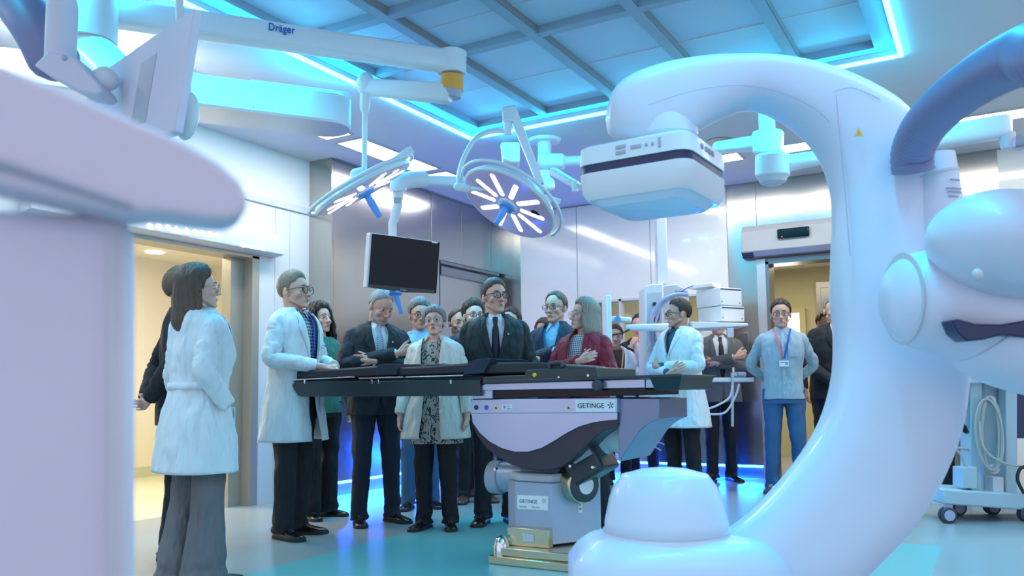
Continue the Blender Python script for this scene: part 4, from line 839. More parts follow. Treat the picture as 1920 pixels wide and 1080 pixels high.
b = MB(); b.tube(bez([cpp(1322, 768, -0.2), cpp(1345, 760, -0.2), cpp(1368, 745, -0.2), cpp(1373, 722, -0.2)], 8), 0.010, 8); b.tube(bez([cpp(1322, 776, -0.2), cpp(1358, 774, -0.2), cpp(1378, 745, -0.2), cpp(1386, 720, -0.2)], 8), 0.010, 8); b.build('white_cable', 'white', SU)
dv = thing('medical_device', 'grey control clamp unit resting on the lower white shelf of the supply unit', 'device', cpp(1390, 705))
b = MB(); b.obox(cpp(1383, 702, -0.05), RH*0.055, FH*0.06, UZ*0.022); b.build('housing', 'light_grey', dv, bevel=0.01)
b = MB(); b.cyl(cpp(1375, 700, -0.05), cpp(1375, 689, -0.05), 0.016); b.build('knob', 'chrome', dv)
b = MB(); b.cyl(cpp(1383, 702, -0.13), cpp(1398, 703, -0.13), 0.024); b.build('grip', 'grey_plastic', dv)
def device(label, px, xm, top, bot, dep0, dep, stripe=True):
    x0, x1 = px; t = thing('medical_device', label, 'device', cpp((x0+x1)/2, bot))
    # front face turned: left face x0..xm, front face xm..x1
    a = cpp(x0, (top+bot)/2, dep0+0.20); m_ = cpp(xm, (top+bot)/2, dep0-0.04); e = cpp(x1, (top+bot)/2, dep0+0.10)
    zt_ = cpp(xm, top, dep0-0.04).z; zb_ = cpp(xm, bot, dep0-0.04).z
    ex_ = (e-m_); ex_.z = 0; ey = (a-m_); ey.z = 0; ey = ey-ex_.normalized()*ey.dot(ex_.normalized())
    pts = [Vector((q.x, q.y, zb_)) for q in (m_, m_+ex_, m_+ex_+ey, m_+ey)]
    MB().prism(pts, (0, 0, zt_-zb_)).build('housing', 'white', t, bevel=0.008)
    nf = ex_.normalized().cross(UZ); 
    if nf.dot(FH) > 0: nf = -nf
    if stripe:
        MB().obox(Vector((m_.x, m_.y, zt_-0.018))+ex_*0.5+nf*0.001, ex_*0.47, nf*0.0015, UZ*0.006).build('stripe', 'ink_blue' if False else 'navy_band', t)
        MB().lathe([(0.006, 0), (0.006, 0.004)], Vector((m_.x, m_.y, zb_+0.03))+ex_*0.88+nf*0.001, nf, 12).build('socket', 'ink', t)
        MB().lathe([(0.008, 0), (0.008, 0.004)], Vector((m_.x, m_.y, zb_+0.035))+ex_*0.08+nf*0.001, nf, 12).build('button', 'ink_grey', t)
    return t
zs = 0
device('white medical device box with navy stripe, lower of the two on the supply unit shelf', (1290, 1396), 1352, 573, 602, -0.05, 0.3)
device('white medical device box with navy stripe, upper of the two on the supply unit shelf', (1288, 1391), 1350, 538, 572, -0.05, 0.3)
device('thin grey recorder box lying on top of the two stacked white devices', (1298, 1352), 1336, 529, 537, 0.0, 0.2, stripe=False)

# ================================================================== EQUIPMENT CART AT THE RIGHT
D5 = 5.85; k5 = D5/F
def cq(x, y, d=0.0): return PV(x, y, D5+d)
ct = cq(1870, 975); ct.z = 0
CT = thing('equipment_cart', 'pale turquoise wheeled equipment cart with coiled cables at the right edge', 'cart', ct)
b = MB(); b.prism([cq(x, y, 0) for x, y in ((1769, 917), (2010, 932), (2010, 960), (1990, 962), (1800, 948), (1769, 945))], FH*0.42); b.build('base_frame', 'cart_body', CT, bevel=0.012)
for x0, x1, d, w_ in ((1820, 1842, 0.10, 0.10), (1886, 1908, 0.10, 0.10), (1845, 1885, 0.22, 0.06), (1808, 1819, 0.3, 0.06)):
    b = MB(); b.prism([cq(x, y, d) for x, y in ((x0, 925), (x1, 926), (x1, 640), (x0, 640))], FH*w_); b.build('post', 'cart_body', CT, bevel=0.008)
b = MB(); b.prism([cq(x, y, 0.03) for x, y in ((1807, 709), (1893, 706), (1893, 717), (1807, 719))], FH*0.25); b.build('shelf', 'cart_body', CT, bevel=0.005)
b = MB(); b.prism([cq(x, y, 0.0) for x, y in ((1800, 655), (1960, 655), (1960, 672), (1800, 672))], FH*0.35); b.build('upper_shelf', 'cart_body', CT, bevel=0.005)
b = MB(); b.prism([cq(x, y, 0.1) for x, y in ((1907, 700), (1990, 700), (1990, 822), (1907, 822))], FH*0.3); b.build('device_bay', 'navy_band', CT, bevel=0.008)
b = MB(); b.prism([cq(x, y, 0.02) for x, y in ((1807, 877), (1832, 876), (1832, 916), (1807, 915))], FH*0.15); b.build('side_box', 'cart_body', CT, bevel=0.004)
b = MB(); b.prism([cq(x, y, 0.06) for x, y in ((1862, 895), (1882, 895), (1882, 926), (1862, 926))], FH*0.1); b.build('lower_bracket', 'light_grey', CT, bevel=0.003)
for x, y in ((1855, 751), (1862, 879), (1822, 750)):
    MB().lathe([(0.034, 0), (0.036, 0.012), (0.034, 0.024)], cq(x, y, 0.09 if x > 1830 else 0.2), -FH, 24).build('cable_hook', 'light_grey', CT)
cab = MB()
for i in range(6):
    s_ = 1+0.10*i; ph = 0.25*i; x0, y0 = 1857+2*sin(i), 815
    pts = [cq(x0+s_*(15+3*sin(i*1.7))*sin(2*pi*t/20+0.05*i), y0+(68+3*cos(i*2.1))*cos(2*pi*t/20), 0.055-0.006*i) for t in range(21)]
    cab.tube(bez(pts[:-1]+[pts[0]], 3), 0.0075, 8)
cab.tube(bez([cq(1836, 790, 0.02), cq(1845, 840, 0.0), cq(1875, 865, 0.0), cq(1915, 875, 0.0), cq(1960, 880, 0)], 8), 0.009, 8)
o = cab.build('cable_coil', 'cable_grey'); tag(o, 'thick grey cable coiled in long loops on the turquoise cart hooks', 'cable')
cab = MB()
for i in range(5):
    pts = [cq(1812+(10+i)*sin(2*pi*t/16), 768+(32+3*i)*cos(2*pi*t/16), 0.16-0.008*i) for t in range(17)]
    cab.tube(bez(pts, 3), 0.006, 6)
o = cab.build('cable_coil', 'cable_black'); tag(o, 'black cable coiled on the left hook of the turquoise cart', 'cable')
cab = MB(); cab.tube(bez([cq(1770, 828, 0.12), cq(1790, 838, 0.10), cq(1812, 842, 0.12), cq(1835, 841, 0.15)], 8), 0.010, 8); cab.tube(bez([cq(1780, 832, 0.12), cq(1800, 850, 0.1), cq(1808, 870, 0.1), cq(1818, 878, 0.1)], 8), 0.008, 8)
cab.build('loose_tube', 'cable_grey', CT)
cab = MB(); cab.tube(bez([cq(1925, 874, -0.02), cq(1912, 880, -0.02), cq(1908, 900, -0.02), cq(1920, 925, -0.02)], 6), 0.012, 8); cab.build('strap', 'cable_black', CT)
def castor(x, y, d):
    c = cq(x, y, d); rr2 = 0.055; c.z = rr2
    ro = MB().cyl(c-RH*0.0+RH*0.0-FH*0.0+Vector((0, 0, 0))-FH*0.032, c-FH*0.010, rr2, seg=28).build('wheel', 'rubber', CT, bevel=0.008)
    MB().cyl(c-FH*0.036, c-FH*0.033, rr2*0.68, seg=28).build('hubcap', 'wheel', ro)
    r2 = MB().cyl(c+FH*0.010, c+FH*0.032, rr2, seg=28).build('wheel', 'rubber', CT, bevel=0.008)
    zt_ = cq(x, 945, d).z
    MB().obox(c+UZ*0.045+RH*0.01, RH*0.03, FH*0.008, UZ*0.045).build('castor_fork', 'wheel', CT, bevel=0.006)
castor(1776, 963, 0.02); castor(1796, 958, 0.36); castor(1925, 975, 0.02); castor(1860, 960, 0.38)
# ================================================================== PEOPLE
def pmat(k, *a, **kw):
    if k not in M: mm(k, *a, **kw)
    return M[k]
pmat('skin', (1, 1, 1), 0.5, vary=0.03, vscale=30, bump=0.06, bscale=300, vcol=True)
pmat('hair_m', (1, 1, 1), 0.45, vary=0.35, vscale=60, aniso=(1, 1, 0.15), bump=0.5, bscale=140, vcol=True)
pmat('eye_m', (1, 1, 1), 0.15, vary=0.0, vcol=True)
pmat('coat_white', (0.70, 0.75, 0.77), 0.75, vary=0.03, bump=0.8, bscale=13, bdist=0.05, aniso=(1, 1, 0.4))
pmat('coat_cream', (0.68, 0.67, 0.61), 0.7, vary=0.03, bump=0.8, bscale=13, bdist=0.05, aniso=(1, 1, 0.4))
pmat('suit_dark', (0.010, 0.014, 0.022), 0.75, vary=0.12, bump=0.8, bscale=13, bdist=0.05, aniso=(1, 1, 0.4))
pmat('suit_green', (0.014, 0.026, 0.030), 0.72, vary=0.12, bump=0.8, bscale=13, bdist=0.05, aniso=(1, 1, 0.4))
pmat('suit_navy', (0.014, 0.026, 0.060), 0.75, vary=0.12, bump=0.8, bscale=13, bdist=0.05, aniso=(1, 1, 0.4))
pmat('suit_black', (0.012, 0.013, 0.018), 0.8, vary=0.15, bump=0.8, bscale=13, bdist=0.05, aniso=(1, 1, 0.4))
pmat('suit_grey', (0.13, 0.145, 0.15), 0.8, vary=0.08, bump=0.3, bscale=60)
pmat('blazer_red', (0.26, 0.012, 0.035), 0.7, vary=0.08, bump=0.8, bscale=13, bdist=0.05, aniso=(1, 1, 0.4))
pmat('shirt_white', (0.72, 0.78, 0.82), 0.7, vary=0.02, bump=0.8, bscale=13, bdist=0.05, aniso=(1, 1, 0.4))
pmat('shirt_blue', (0.20, 0.42, 0.62), 0.7, vary=0.03, bump=0.8, bscale=13, bdist=0.05, aniso=(1, 1, 0.4))
pmat('shirt_denim', (0.36, 0.47, 0.54), 0.75, vary=0.08, vscale=14, bump=0.8, bscale=13, bdist=0.05, aniso=(1, 1, 0.4))
pmat('shirt_darkblue', (0.02, 0.075, 0.13), 0.7)
pmat('shirt_black', (0.012, 0.014, 0.018), 0.7)
pmat('top_green', (0.03, 0.15, 0.11), 0.75, vary=0.1, bump=0.8, bscale=13, bdist=0.05, aniso=(1, 1, 0.4))
pmat('top_brown', (0.05, 0.035, 0.03), 0.8)
pmat('scarf', (0.30, 0.30, 0.22), 0.8, vary=0.5, vscale=30)
pmat('trouser_dark', (0.010, 0.015, 0.022), 0.8, vary=0.15, bump=0.8, bscale=13, bdist=0.05, aniso=(1, 1, 0.4))
pmat('trouser_navy', (0.014, 0.022, 0.045), 0.8, vary=0.15, bump=0.8, bscale=13, bdist=0.05, aniso=(1, 1, 0.4))
pmat('trouser_black', (0.008, 0.009, 0.014), 0.8, vary=0.2, bump=0.8, bscale=13, bdist=0.05, aniso=(1, 1, 0.4))
pmat('trouser_taupe', (0.17, 0.155, 0.165), 0.8, vary=0.06, bump=0.8, bscale=13, bdist=0.05, aniso=(1, 1, 0.4))
pmat('jeans', (0.045, 0.13, 0.28), 0.8, vary=0.18, vscale=10, bump=0.3, bscale=40)
pmat('shoe_black', (0.008, 0.008, 0.010), 0.25)
pmat('shoe_brown', (0.10, 0.045, 0.03), 0.35)
pmat('shoe_grey', (0.06, 0.055, 0.06), 0.6)
pmat('shoe_white', (0.65, 0.75, 0.82), 0.5)
pmat('sole', (0.12, 0.10, 0.10), 0.6); pmat('sole_dark', (0.02, 0.02, 0.022), 0.6)
pmat('tie_dark', (0.008, 0.014, 0.035), 0.5); pmat('frame_black', (0.008, 0.008, 0.012), 0.3); pmat('frame_thin', (0.30, 0.28, 0.27), 0.3, 0.8)
pmat('lanyard_red', (0.80, 0.16, 0.20), 0.6, vary=0.25, vscale=90); pmat('lanyard_blue', (0.02, 0.09, 0.55), 0.6, vary=0.4, vscale=90); pmat('lanyard_orange', (0.85, 0.25, 0.15), 0.6, vary=0.2, vscale=90)
pmat('badge', (0.80, 0.83, 0.85), 0.4); pmat('brow_dark', (0.02, 0.016, 0.014), 0.8); pmat('brow_grey', (0.22, 0.21, 0.2), 0.8); pmat('brow_brown', (0.08, 0.05, 0.035), 0.8)
pmat('lips_m', (0.36, 0.15, 0.14), 0.45); pmat('lips_w', (0.42, 0.13, 0.14), 0.4); pmat('watch', (0.6, 0.6, 0.62), 0.25, 1.0)
def pattern_mat(name, kind, c1, c2, s1=1.0, c3=None):
    m = bpy.data.materials.new(name); m.use_nodes = True; nt = m.node_tree; b = nt.nodes['Principled BSDF']; b.inputs['Roughness'].default_value = 0.75
    tc = nt.nodes.new('ShaderNodeTexCoord'); L = nt.links.new
    def waves(axis, sc_, thr):
        wv = nt.nodes.new('ShaderNodeTexWave'); wv.wave_type = 'BANDS'; wv.bands_direction = axis; wv.inputs['Scale'].default_value = sc_; L(tc.outputs['Object'], wv.inputs['Vector'])
        g = nt.nodes.new('ShaderNodeMath'); g.operation = 'GREATER_THAN'; g.inputs[1].default_value = thr; L(wv.outputs['Fac'], g.inputs[0]); return g.outputs[0]
    mx = nt.nodes.new('ShaderNodeMix'); mx.data_type = 'RGBA'; mx.inputs[6].default_value = (*c1, 1); mx.inputs[7].default_value = (*c2, 1)
    if kind == 'gingham':
        a, c = waves('X', s1, 0.5), waves('Z', s1, 0.5)
        ad = nt.nodes.new('ShaderNodeMath'); ad.operation = 'ADD'; L(a, ad.inputs[0]); L(c, ad.inputs[1]); ml = nt.nodes.new('ShaderNodeMath'); ml.operation = 'MULTIPLY'; ml.inputs[1].default_value = 0.5; L(ad.outputs[0], ml.inputs[0]); L(ml.outputs[0], mx.inputs[0])
    elif kind == 'check':
        a, c = waves('X', s1, 0.80), waves('Z', s1, 0.80)
        ad = nt.nodes.new('ShaderNodeMath'); ad.operation = 'MAXIMUM'; L(a, ad.inputs[0]); L(c, ad.inputs[1]); L(ad.outputs[0], mx.inputs[0])
    elif kind == 'stripe':
        wv = nt.nodes.new('ShaderNodeTexWave'); wv.wave_type = 'BANDS'; wv.bands_direction = 'DIAGONAL'; wv.inputs['Scale'].default_value = s1; L(tc.outputs['Object'], wv.inputs['Vector'])
        g = nt.nodes.new('ShaderNodeMath'); g.operation = 'GREATER_THAN'; g.inputs[1].default_value = 0.55; L(wv.outputs['Fac'], g.inputs[0]); L(g.outputs[0], mx.inputs[0])
    else:
        mp = nt.nodes.new('ShaderNodeMapping'); mp.inputs['Scale'].default_value = (1, 1, 0.55); L(tc.outputs['Object'], mp.inputs[0])
        vz = nt.nodes.new('ShaderNodeTexVoronoi'); vz.feature = 'F1'; vz.inputs['Scale'].default_value = s1; nz = nt.nodes.new('ShaderNodeTexNoise'); nz.inputs['Scale'].default_value = 22
        av = nt.nodes.new('ShaderNodeMix'); av.data_type = 'RGBA'; av.inputs[0].default_value = 0.12; L(mp.outputs[0], av.inputs[6]); L(nz.outputs['Color'], av.inputs[7]); L(mp.outputs[0], nz.inputs['Vector']); L(av.outputs[2], vz.inputs['Vector'])
        g = nt.nodes.new('ShaderNodeMath'); g.operation = 'GREATER_THAN'; g.inputs[1].default_value = 0.44; L(vz.outputs['Distance'], g.inputs[0]); L(g.outputs[0], mx.inputs[0])
    L(mx.outputs[2], b.inputs['Base Color']); M[name] = m
pattern_mat('gingham', 'gingham', (0.02, 0.05, 0.13), (0.75, 0.80, 0.82), 19)
pattern_mat('plaid', 'check', (0.025, 0.05, 0.10), (0.35, 0.45, 0.50), 14)
pattern_mat('plaid_grey', 'check', (0.16, 0.18, 0.19), (0.45, 0.48, 0.50), 9)
pattern_mat('leafprint', 'leaf', (0.02, 0.02, 0.03), (0.42, 0.40, 0.36), 52)
pattern_mat('tie_stripe', 'stripe', (0.16, 0.24, 0.32), (0.50, 0.58, 0.64), 30)

def catm(vals, n):     # vals: list of tuples, returns smooth samples
    k = len(vals[0]); out = []
    for i in range(len(vals)-1):
        p0 = vals[max(i-1, 0)]; p1 = vals[i]; p2 = vals[i+1]; p3 = vals[min(i+2, len(vals)-1)]
        for q in range(n):
            t = q/n; out.append(tuple(0.5*((2*p1[j])+(p2[j]-p0[j])*t+(2*p0[j]-5*p1[j]+4*p2[j]-p3[j])*t*t+(3*p1[j]-p0[j]-3*p2[j]+p3[j])*t**3) for j in range(k)))
    out.append(tuple(vals[-1])); return out
def interp(z, tab):    # tab sorted by z ascending -> tuple of the rest
    if z <= tab[0][0]: return tab[0][1:]
    for a, b in zip(tab, tab[1:]):
        if z <= b[0]:
            t = (z-a[0])/(b[0]-a[0]+1e-9); return tuple(a[i]+(b[i]-a[i])*t for i in range(1, len(a)))
    return tab[-1][1:]
def spow(v, e): return math.copysign(abs(v)**e, v)
def wrinkle(mb, i0, amp, f=(9, 9, 5), seed=0.0, fold=True):
    me = bpy.data.meshes.new('t'); me.from_pydata(mb.v, [], mb.f); me.update()
    nrm = [v.normal.copy() for v in me.vertices]; bpy.data.meshes.remove(me)
    for i in range(i0, len(mb.v)):
        p = Vector(mb.v[i]); q = Vector((p.x*f[0]+seed, p.y*f[1], p.z*f[2]+seed*0.7))
        n = noise.noise(q); q2 = Vector((p.x*f[0]*2.3+p.z*5+seed, p.y*f[1]*2.3, p.z*f[2]*3.0-p.x*6+seed)); n2 = noise.noise(q2)
        d = (0.75-abs(n)*2.2)*1.0+(0.6-abs(n2)*2.2)*0.45
        mb.v[i] = tuple(p+nrm[i]*(d*amp-amp*0.4))
def remesh(mb, voxel, smooth=2):
    me = bpy.data.meshes.new('tmp'); me.from_pydata(mb.v, [], mb.f)
    bm = bmesh.new(); bm.from_mesh(me); bmesh.ops.recalc_face_normals(bm, faces=bm.faces); bm.to_mesh(me); bm.free()
    o = bpy.data.objects.new('tmp', me); COL.objects.link(o)
    r = o.modifiers.new('r', 'REMESH'); r.mode = 'VOXEL'; r.voxel_size = voxel
    s_ = o.modifiers.new('s', 'SMOOTH'); s_.factor = 0.5; s_.iterations = smooth
    dg = bpy.context.evaluated_depsgraph_get(); m2 = bpy.data.meshes.new_from_object(o.evaluated_get(dg)); bpy.data.objects.remove(o); return m2
def rc(mb, a, b, ra, rb=None, seg=14): return mb.tube([a, b], [ra, ra if rb is None else rb], seg, rnd=True)
def finish(me, name, m, parent, smooth=60):
    me.materials.clear(); me.materials.append(M[m]); me.polygons.foreach_set('use_smooth', [True]*len(me.polygons))
    o = bpy.data.objects.new(name, me); COL.objects.link(o); o.parent = parent; return o
HSC = [1.0]
def hand(mb, W, d, n, s, curl=0.35, spread=0.0):
    i0 = len(mb.v); hand0(mb, W, d, n, s, curl, spread); W = Vector(W)
    for i in range(i0, len(mb.v)): mb.v[i] = tuple(W+(Vector(mb.v[i])-W)*HSC[0])
def hand0(mb, W, d, n, s, curl=0.35, spread=0.0):
    """W wrist, d finger direction, n palm normal, s side (+1: thumb on +a side)"""
    d = Vector(d).normalized(); n = Vector(n); n = (n-d*n.dot(d)).normalized(); a = d.cross(n)*s
    W = Vector(W); K = W+d*0.088
    for k in range(4):
        off = a*(0.0215*(1.5-k)); rc(mb, W+off*0.55+d*0.012, K+off-d*0.004*(k-1)**2, 0.0145, 0.0115, 12)
    rc(mb, W-d*0.03, W+d*0.03, 0.024, 0.026, 14)
    rc(mb, W+d*0.03, K-d*0.015, 0.020, 0.020, 14)
    L = (0.072, 0.080, 0.074, 0.058)
    for k in range(4):
        p = K+a*(0.0215*(1.5-k))-d*0.004*(k-1)**2; dr = (d+a*spread*(1.5-k)*0.12).normalized(); nn_ = n; c = curl*(1+0.12*k)
        for q, fr in enumerate((0.44, 0.31, 0.25)):
            ang = c*(0.8 if q == 0 else 1.0); ax = dr.cross(nn_); R = Matrix.Rotation(ang, 3, ax); dr = (R @ dr).normalized(); nn_ = (R @ nn_).normalized()
            e = p+dr*(L[k]*fr); rc(mb, p, e, (0.0095, 0.0088, 0.0080)[q], (0.0088, 0.0080, 0.0068)[q], 12); p = e
    p = W+d*0.025+a*0.026; dr = (d*0.80+a*0.50+n*0.30).normalized()
    for q, ln in enumerate((0.040, 0.032, 0.025)):
        e = p+dr*ln; rc(mb, p, e, (0.0135, 0.0110, 0.0095)[q], (0.0110, 0.0098, 0.0080)[q], 12); p = e; dr = (dr*0.8+d*0.45).normalized()

HP = Vector((0, 0.004, 1.494))    # head pivot at H=1.75
SK = (0.205, 0.118, 0.092)
def head_prims(mb, T, wide=1.0, female=False):
    j = 0.93 if female else 1.0
    def e(c, r): mb.ball(T @ Vector(c), r, 24, 16, Mx=T.to_3x3())
    def r2(a, b, ra, rb): rc(mb, T @ Vector(a), T @ Vector(b), ra, rb, 14)
    e((0, 0.010, 0.135), (0.074*wide, 0.094, 0.088)); e((0, -0.022, 0.080), (0.060*wide, 0.062, 0.068))
    e((0, -0.045, 0.045), (0.046*wide*j, 0.044, 0.045)); r2((-0.012*j, -0.072, 0.014), (0.012*j, -0.072, 0.014), 0.017*j, 0.017*j)
    for s in (-1, 1):
        r2((s*0.050*wide*j, 0.0, 0.055), (s*0.020, -0.062, 0.018), 0.018*j, 0.015*j)
        e((s*0.040*wide, -0.052, 0.083), (0.024, 0.024, 0.024)); e((s*0.078*wide, 0.014, 0.100), (0.009, 0.018, 0.031))
        e((s*0.013, -0.096, 0.076), (0.009, 0.012, 0.008))
    r2((-0.034, -0.070, 0.131), (0.034, -0.070, 0.131), 0.0135 if not female else 0.011, 0.0135 if not female else 0.011)
    r2((0, -0.078, 0.124), (0, -0.104, 0.083), 0.0075, 0.0115*(0.9 if female else 1.05)); e((0, -0.106, 0.079), (0.0125, 0.012, 0.010))
    r2((-0.014, -0.082, 0.047), (0.014, -0.082, 0.047), 0.0105, 0.0105)
def paint(me, T, base, beard=None, beard_amt=0.0):
    Ti = T.inverted(); ca = me.color_attributes.new('Col', 'BYTE_COLOR', 'POINT'); n = len(me.vertices)
    co = np.empty(n*3, np.float32); me.vertices.foreach_get('co', co); co = co.reshape(-1, 3)
    R = np.array(Ti.to_3x3()); t = np.array(Ti.translation); q = co@R.T+t
    x, y, z = q[:, 0], q[:, 1], q[:, 2]; c = np.tile(np.array(base, np.float32), (n, 1))
    g = np.exp(-(((np.abs(x)-0.042)/0.02)**2+((z-0.078)/0.02)**2))*(y < -0.03); c *= (1-g[:, None]*np.array([0.0, 0.16, 0.14]))
    g = np.exp(-((x/0.014)**2+((z-0.078)/0.014)**2))*(y < -0.08); c *= (1-g[:, None]*np.array([0.0, 0.15, 0.13]))
    g = np.exp(-(((np.abs(x)-0.031)/0.017)**2+((z-0.112)/0.014)**2))*(y < -0.04); c *= (1-g[:, None]*np.array([0.10, 0.14, 0.13]))
    if beard is not None:
        m = np.clip((0.066-z+np.maximum(0, np.abs(x)-0.03)*0.9)/0.014, 0, 1)*np.clip((0.035-y)/0.02, 0, 1)*np.clip((z+0.03)/0.02, 0, 1)
        m *= 1-np.exp(-((x/0.020)**2+((z-0.046)/0.008)**2)); c = c*(1-m[:, None]*beard_amt)+np.array(beard)*m[:, None]*beard_amt
    rgba = np.ones((n, 4), np.float32); rgba[:, :3] = c; 
    ca.data.foreach_set('color', rgba.reshape(-1))
def setcol(me, col):
    ca = me.color_attributes.new('Col', 'BYTE_COLOR', 'POINT'); n = len(me.vertices); a = np.ones((n, 4), np.float32); a[:, :3] = col; ca.data.foreach_set('color', a.reshape(-1))
def hair(parent, T, style, col, col2=None, seed=0.0):
    # azimuth 0 = front, 180 = back, per-azimuth lower limit of the hair
    S = dict(short=dict(f=44, te=62, si=99, bk=128, top=0.016, sd=0.009, nz=0.005, fr=34),
             thin=dict(f=40, te=66, si=99, bk=126, top=0.008, sd=0.007, nz=0.003, fr=26),
             receding=dict(f=28, te=60, si=98, bk=126, top=0.010, sd=0.009, nz=0.003, fr=26),
             curly=dict(f=47, te=66, si=101, bk=128, top=0.036, sd=0.022, nz=0.013, fr=34),
             swept=dict(f=47, te=70, si=104, bk=130, top=0.026, sd=0.012, nz=0.004, fr=20),
             pixie=dict(f=58, te=74, si=106, bk=132, top=0.026, sd=0.017, nz=0.007, fr=30),
             bob=dict(f=44, te=66, si=100, bk=130, top=0.022, sd=0.022, nz=0.005, fr=22, L=0.185, fl=1.22, c0=58),
             longs=dict(f=46, te=72, si=116, bk=130, top=0.022, sd=0.020, nz=0.007, fr=22, L=0.27, fl=1.22, c0=92),
             longc=dict(f=46, te=70, si=104, bk=130, top=0.026, sd=0.024, nz=0.016, fr=16, L=0.36, fl=1.35, c0=62),
             bun=dict(f=44, te=66, si=102, bk=128, top=0.012, sd=0.010, nz=0.003, fr=24))[style]
    NA, NP = 112, 34; c0 = Vector((0, 0.010, 0.135)); rx, ry, rz = 0.0745, 0.0945, 0.0885
    rings = []
    for j in range(NA):
        az = 360*j/NA; a = az if az <= 180 else 360-az
        lim = interp(a, [(0, S['f']), (34, S['f']+2), (58, S['te']), (74, S['te']+6), (86, S['si']+6), (98, S['si']-14), (112, S['si']-4), (135, S['bk']), (180, S['bk'])])[0]
        lim += 4.0*noise.noise(Vector((az*0.12, seed, 0)))+3.0*noise.noise(Vector((az*0.6, seed, 3)))
        curt = 'L' in S and a > S['c0']; Lc = S.get('L', 0)*min(1.0, max(0.45, (a-S.get('c0', 0))/25+0.45)) if curt else 0
        if curt: lim = 92
        th_lim = S['top']; row = []
        for i in range(NP+1):
            if curt: u = i/NP; sph = min(1, u/0.5); dn = max(0, (u-0.5)/0.5)
            else: sph = i/NP; dn = 0
            ph = radians(0.5+(lim-0.5)*sph); t = S['top']+(S['sd']-S['top'])*min(1, (sph*lim)/80)
            if not curt: t *= max(0.05, (1-sph**5))
            st = noise.noise(Vector((az*0.02*S['fr'], ph*1.2+dn*1.5, seed)))
            t += S['nz']*st+S['nz']*0.6*noise.noise(Vector((sin(radians(az))*S['fr']*0.5, cos(radians(az))*S['fr']*0.5, ph*S['fr']*0.25+dn*6+seed)))
            A = radians(az); p = c0+Vector(((rx+t)*sin(ph)*sin(A), -(ry+t)*sin(ph)*cos(A), (rz+t)*cos(ph)))
            if dn > 0:
                fl = 1+(S['fl']-1)*dn; taper = 1-0.25*max(0, dn-0.75)/0.25 if style != 'longc' else 1.0
                p = c0+Vector(((rx+t)*sin(A)*fl*taper, -(ry+t)*cos(A)*fl*taper*(0.92 if style == 'bob' else 1), (rz+t)*cos(ph)-Lc*dn))
                if style == 'longc': p += Vector((noise.noise(Vector((az*0.07, dn*7, seed))), noise.noise(Vector((az*0.07, dn*7, seed+9))), 0))*0.02
            row.append(T @ p)
        rings.append(row)
    mb = MB(); mb.loft(rings+[rings[0]], closed=False, cap0=False, cap1=False)
    me = bpy.data.meshes.new('hair'); me.from_pydata(mb.v, [], mb.f)
    bm = bmesh.new(); bm.from_mesh(me); bmesh.ops.remove_doubles(bm, verts=bm.verts, dist=0.0004); bmesh.ops.recalc_face_normals(bm, faces=bm.faces); bm.to_mesh(me); bm.free()
    setcol(me, col); o = finish(me, 'hair', 'hair_m', parent)
    so = o.modifiers.new('s', 'SOLIDIFY'); so.thickness = 0.012; so.offset = -0.4
    return o
def glasses(parent, T, style='rect', m='frame_black', r=0.0021):
    mb = MB(); cz = 0.110; y = -0.101
    w_, h_, ex = dict(rect=(0.0255, 0.0165, 3.4), round=(0.0235, 0.0225, 2.0), oval=(0.0255, 0.0195, 2.5), big=(0.0285, 0.0235, 2.8))[style]
    if r < 0.0018: pass
    for s in (-1, 1):
        pts = []
        for k in range(25):
            a = 2*pi*k/24; pts.append(T @ Vector((s*0.0335+w_*spow(cos(a), 2/ex), y+0.10*(abs(s*0.0335+w_*spow(cos(a), 2/ex)))**1.3*1.0, cz+h_*spow(sin(a), 2/ex))))
        mb.tube(pts, r, 8)
        ou = s*(0.0335+w_); yo = y+0.10*abs(ou)**1.3
        mb.tube([T @ Vector((ou, yo, cz+h_*0.4)), T @ Vector((s*0.080, yo+0.030, cz+h_*0.35)), T @ Vector((s*0.084, 0.006, cz-0.001)), T @ Vector((s*0.083, 0.022, cz-0.02))], r*0.9, 8)
    mb.tube([T @ Vector((-0.0335+w_, y+0.002, cz+0.004)), T @ Vector((0, y-0.002, cz+0.008)), T @ Vector((0.0335-w_, y+0.002, cz+0.004))], r, 8)
    g = mb.build('glasses', m, parent, world=False, smooth=60)
    for s in (-1, 1):
        l = MB(); pts = [T @ Vector((s*0.0335+w_*spow(cos(2*pi*k/24), 2/ex), y+0.003+0.10*(abs(s*0.0335+w_*spow(cos(2*pi*k/24), 2/ex)))**1.3, cz+h_*spow(sin(2*pi*k/24), 2/ex))) for k in range(24)]
        l.prism(pts, T.to_3x3() @ Vector((0, 0.0012, 0))); l.build('lens', 'lens', g, world=False)
    return g
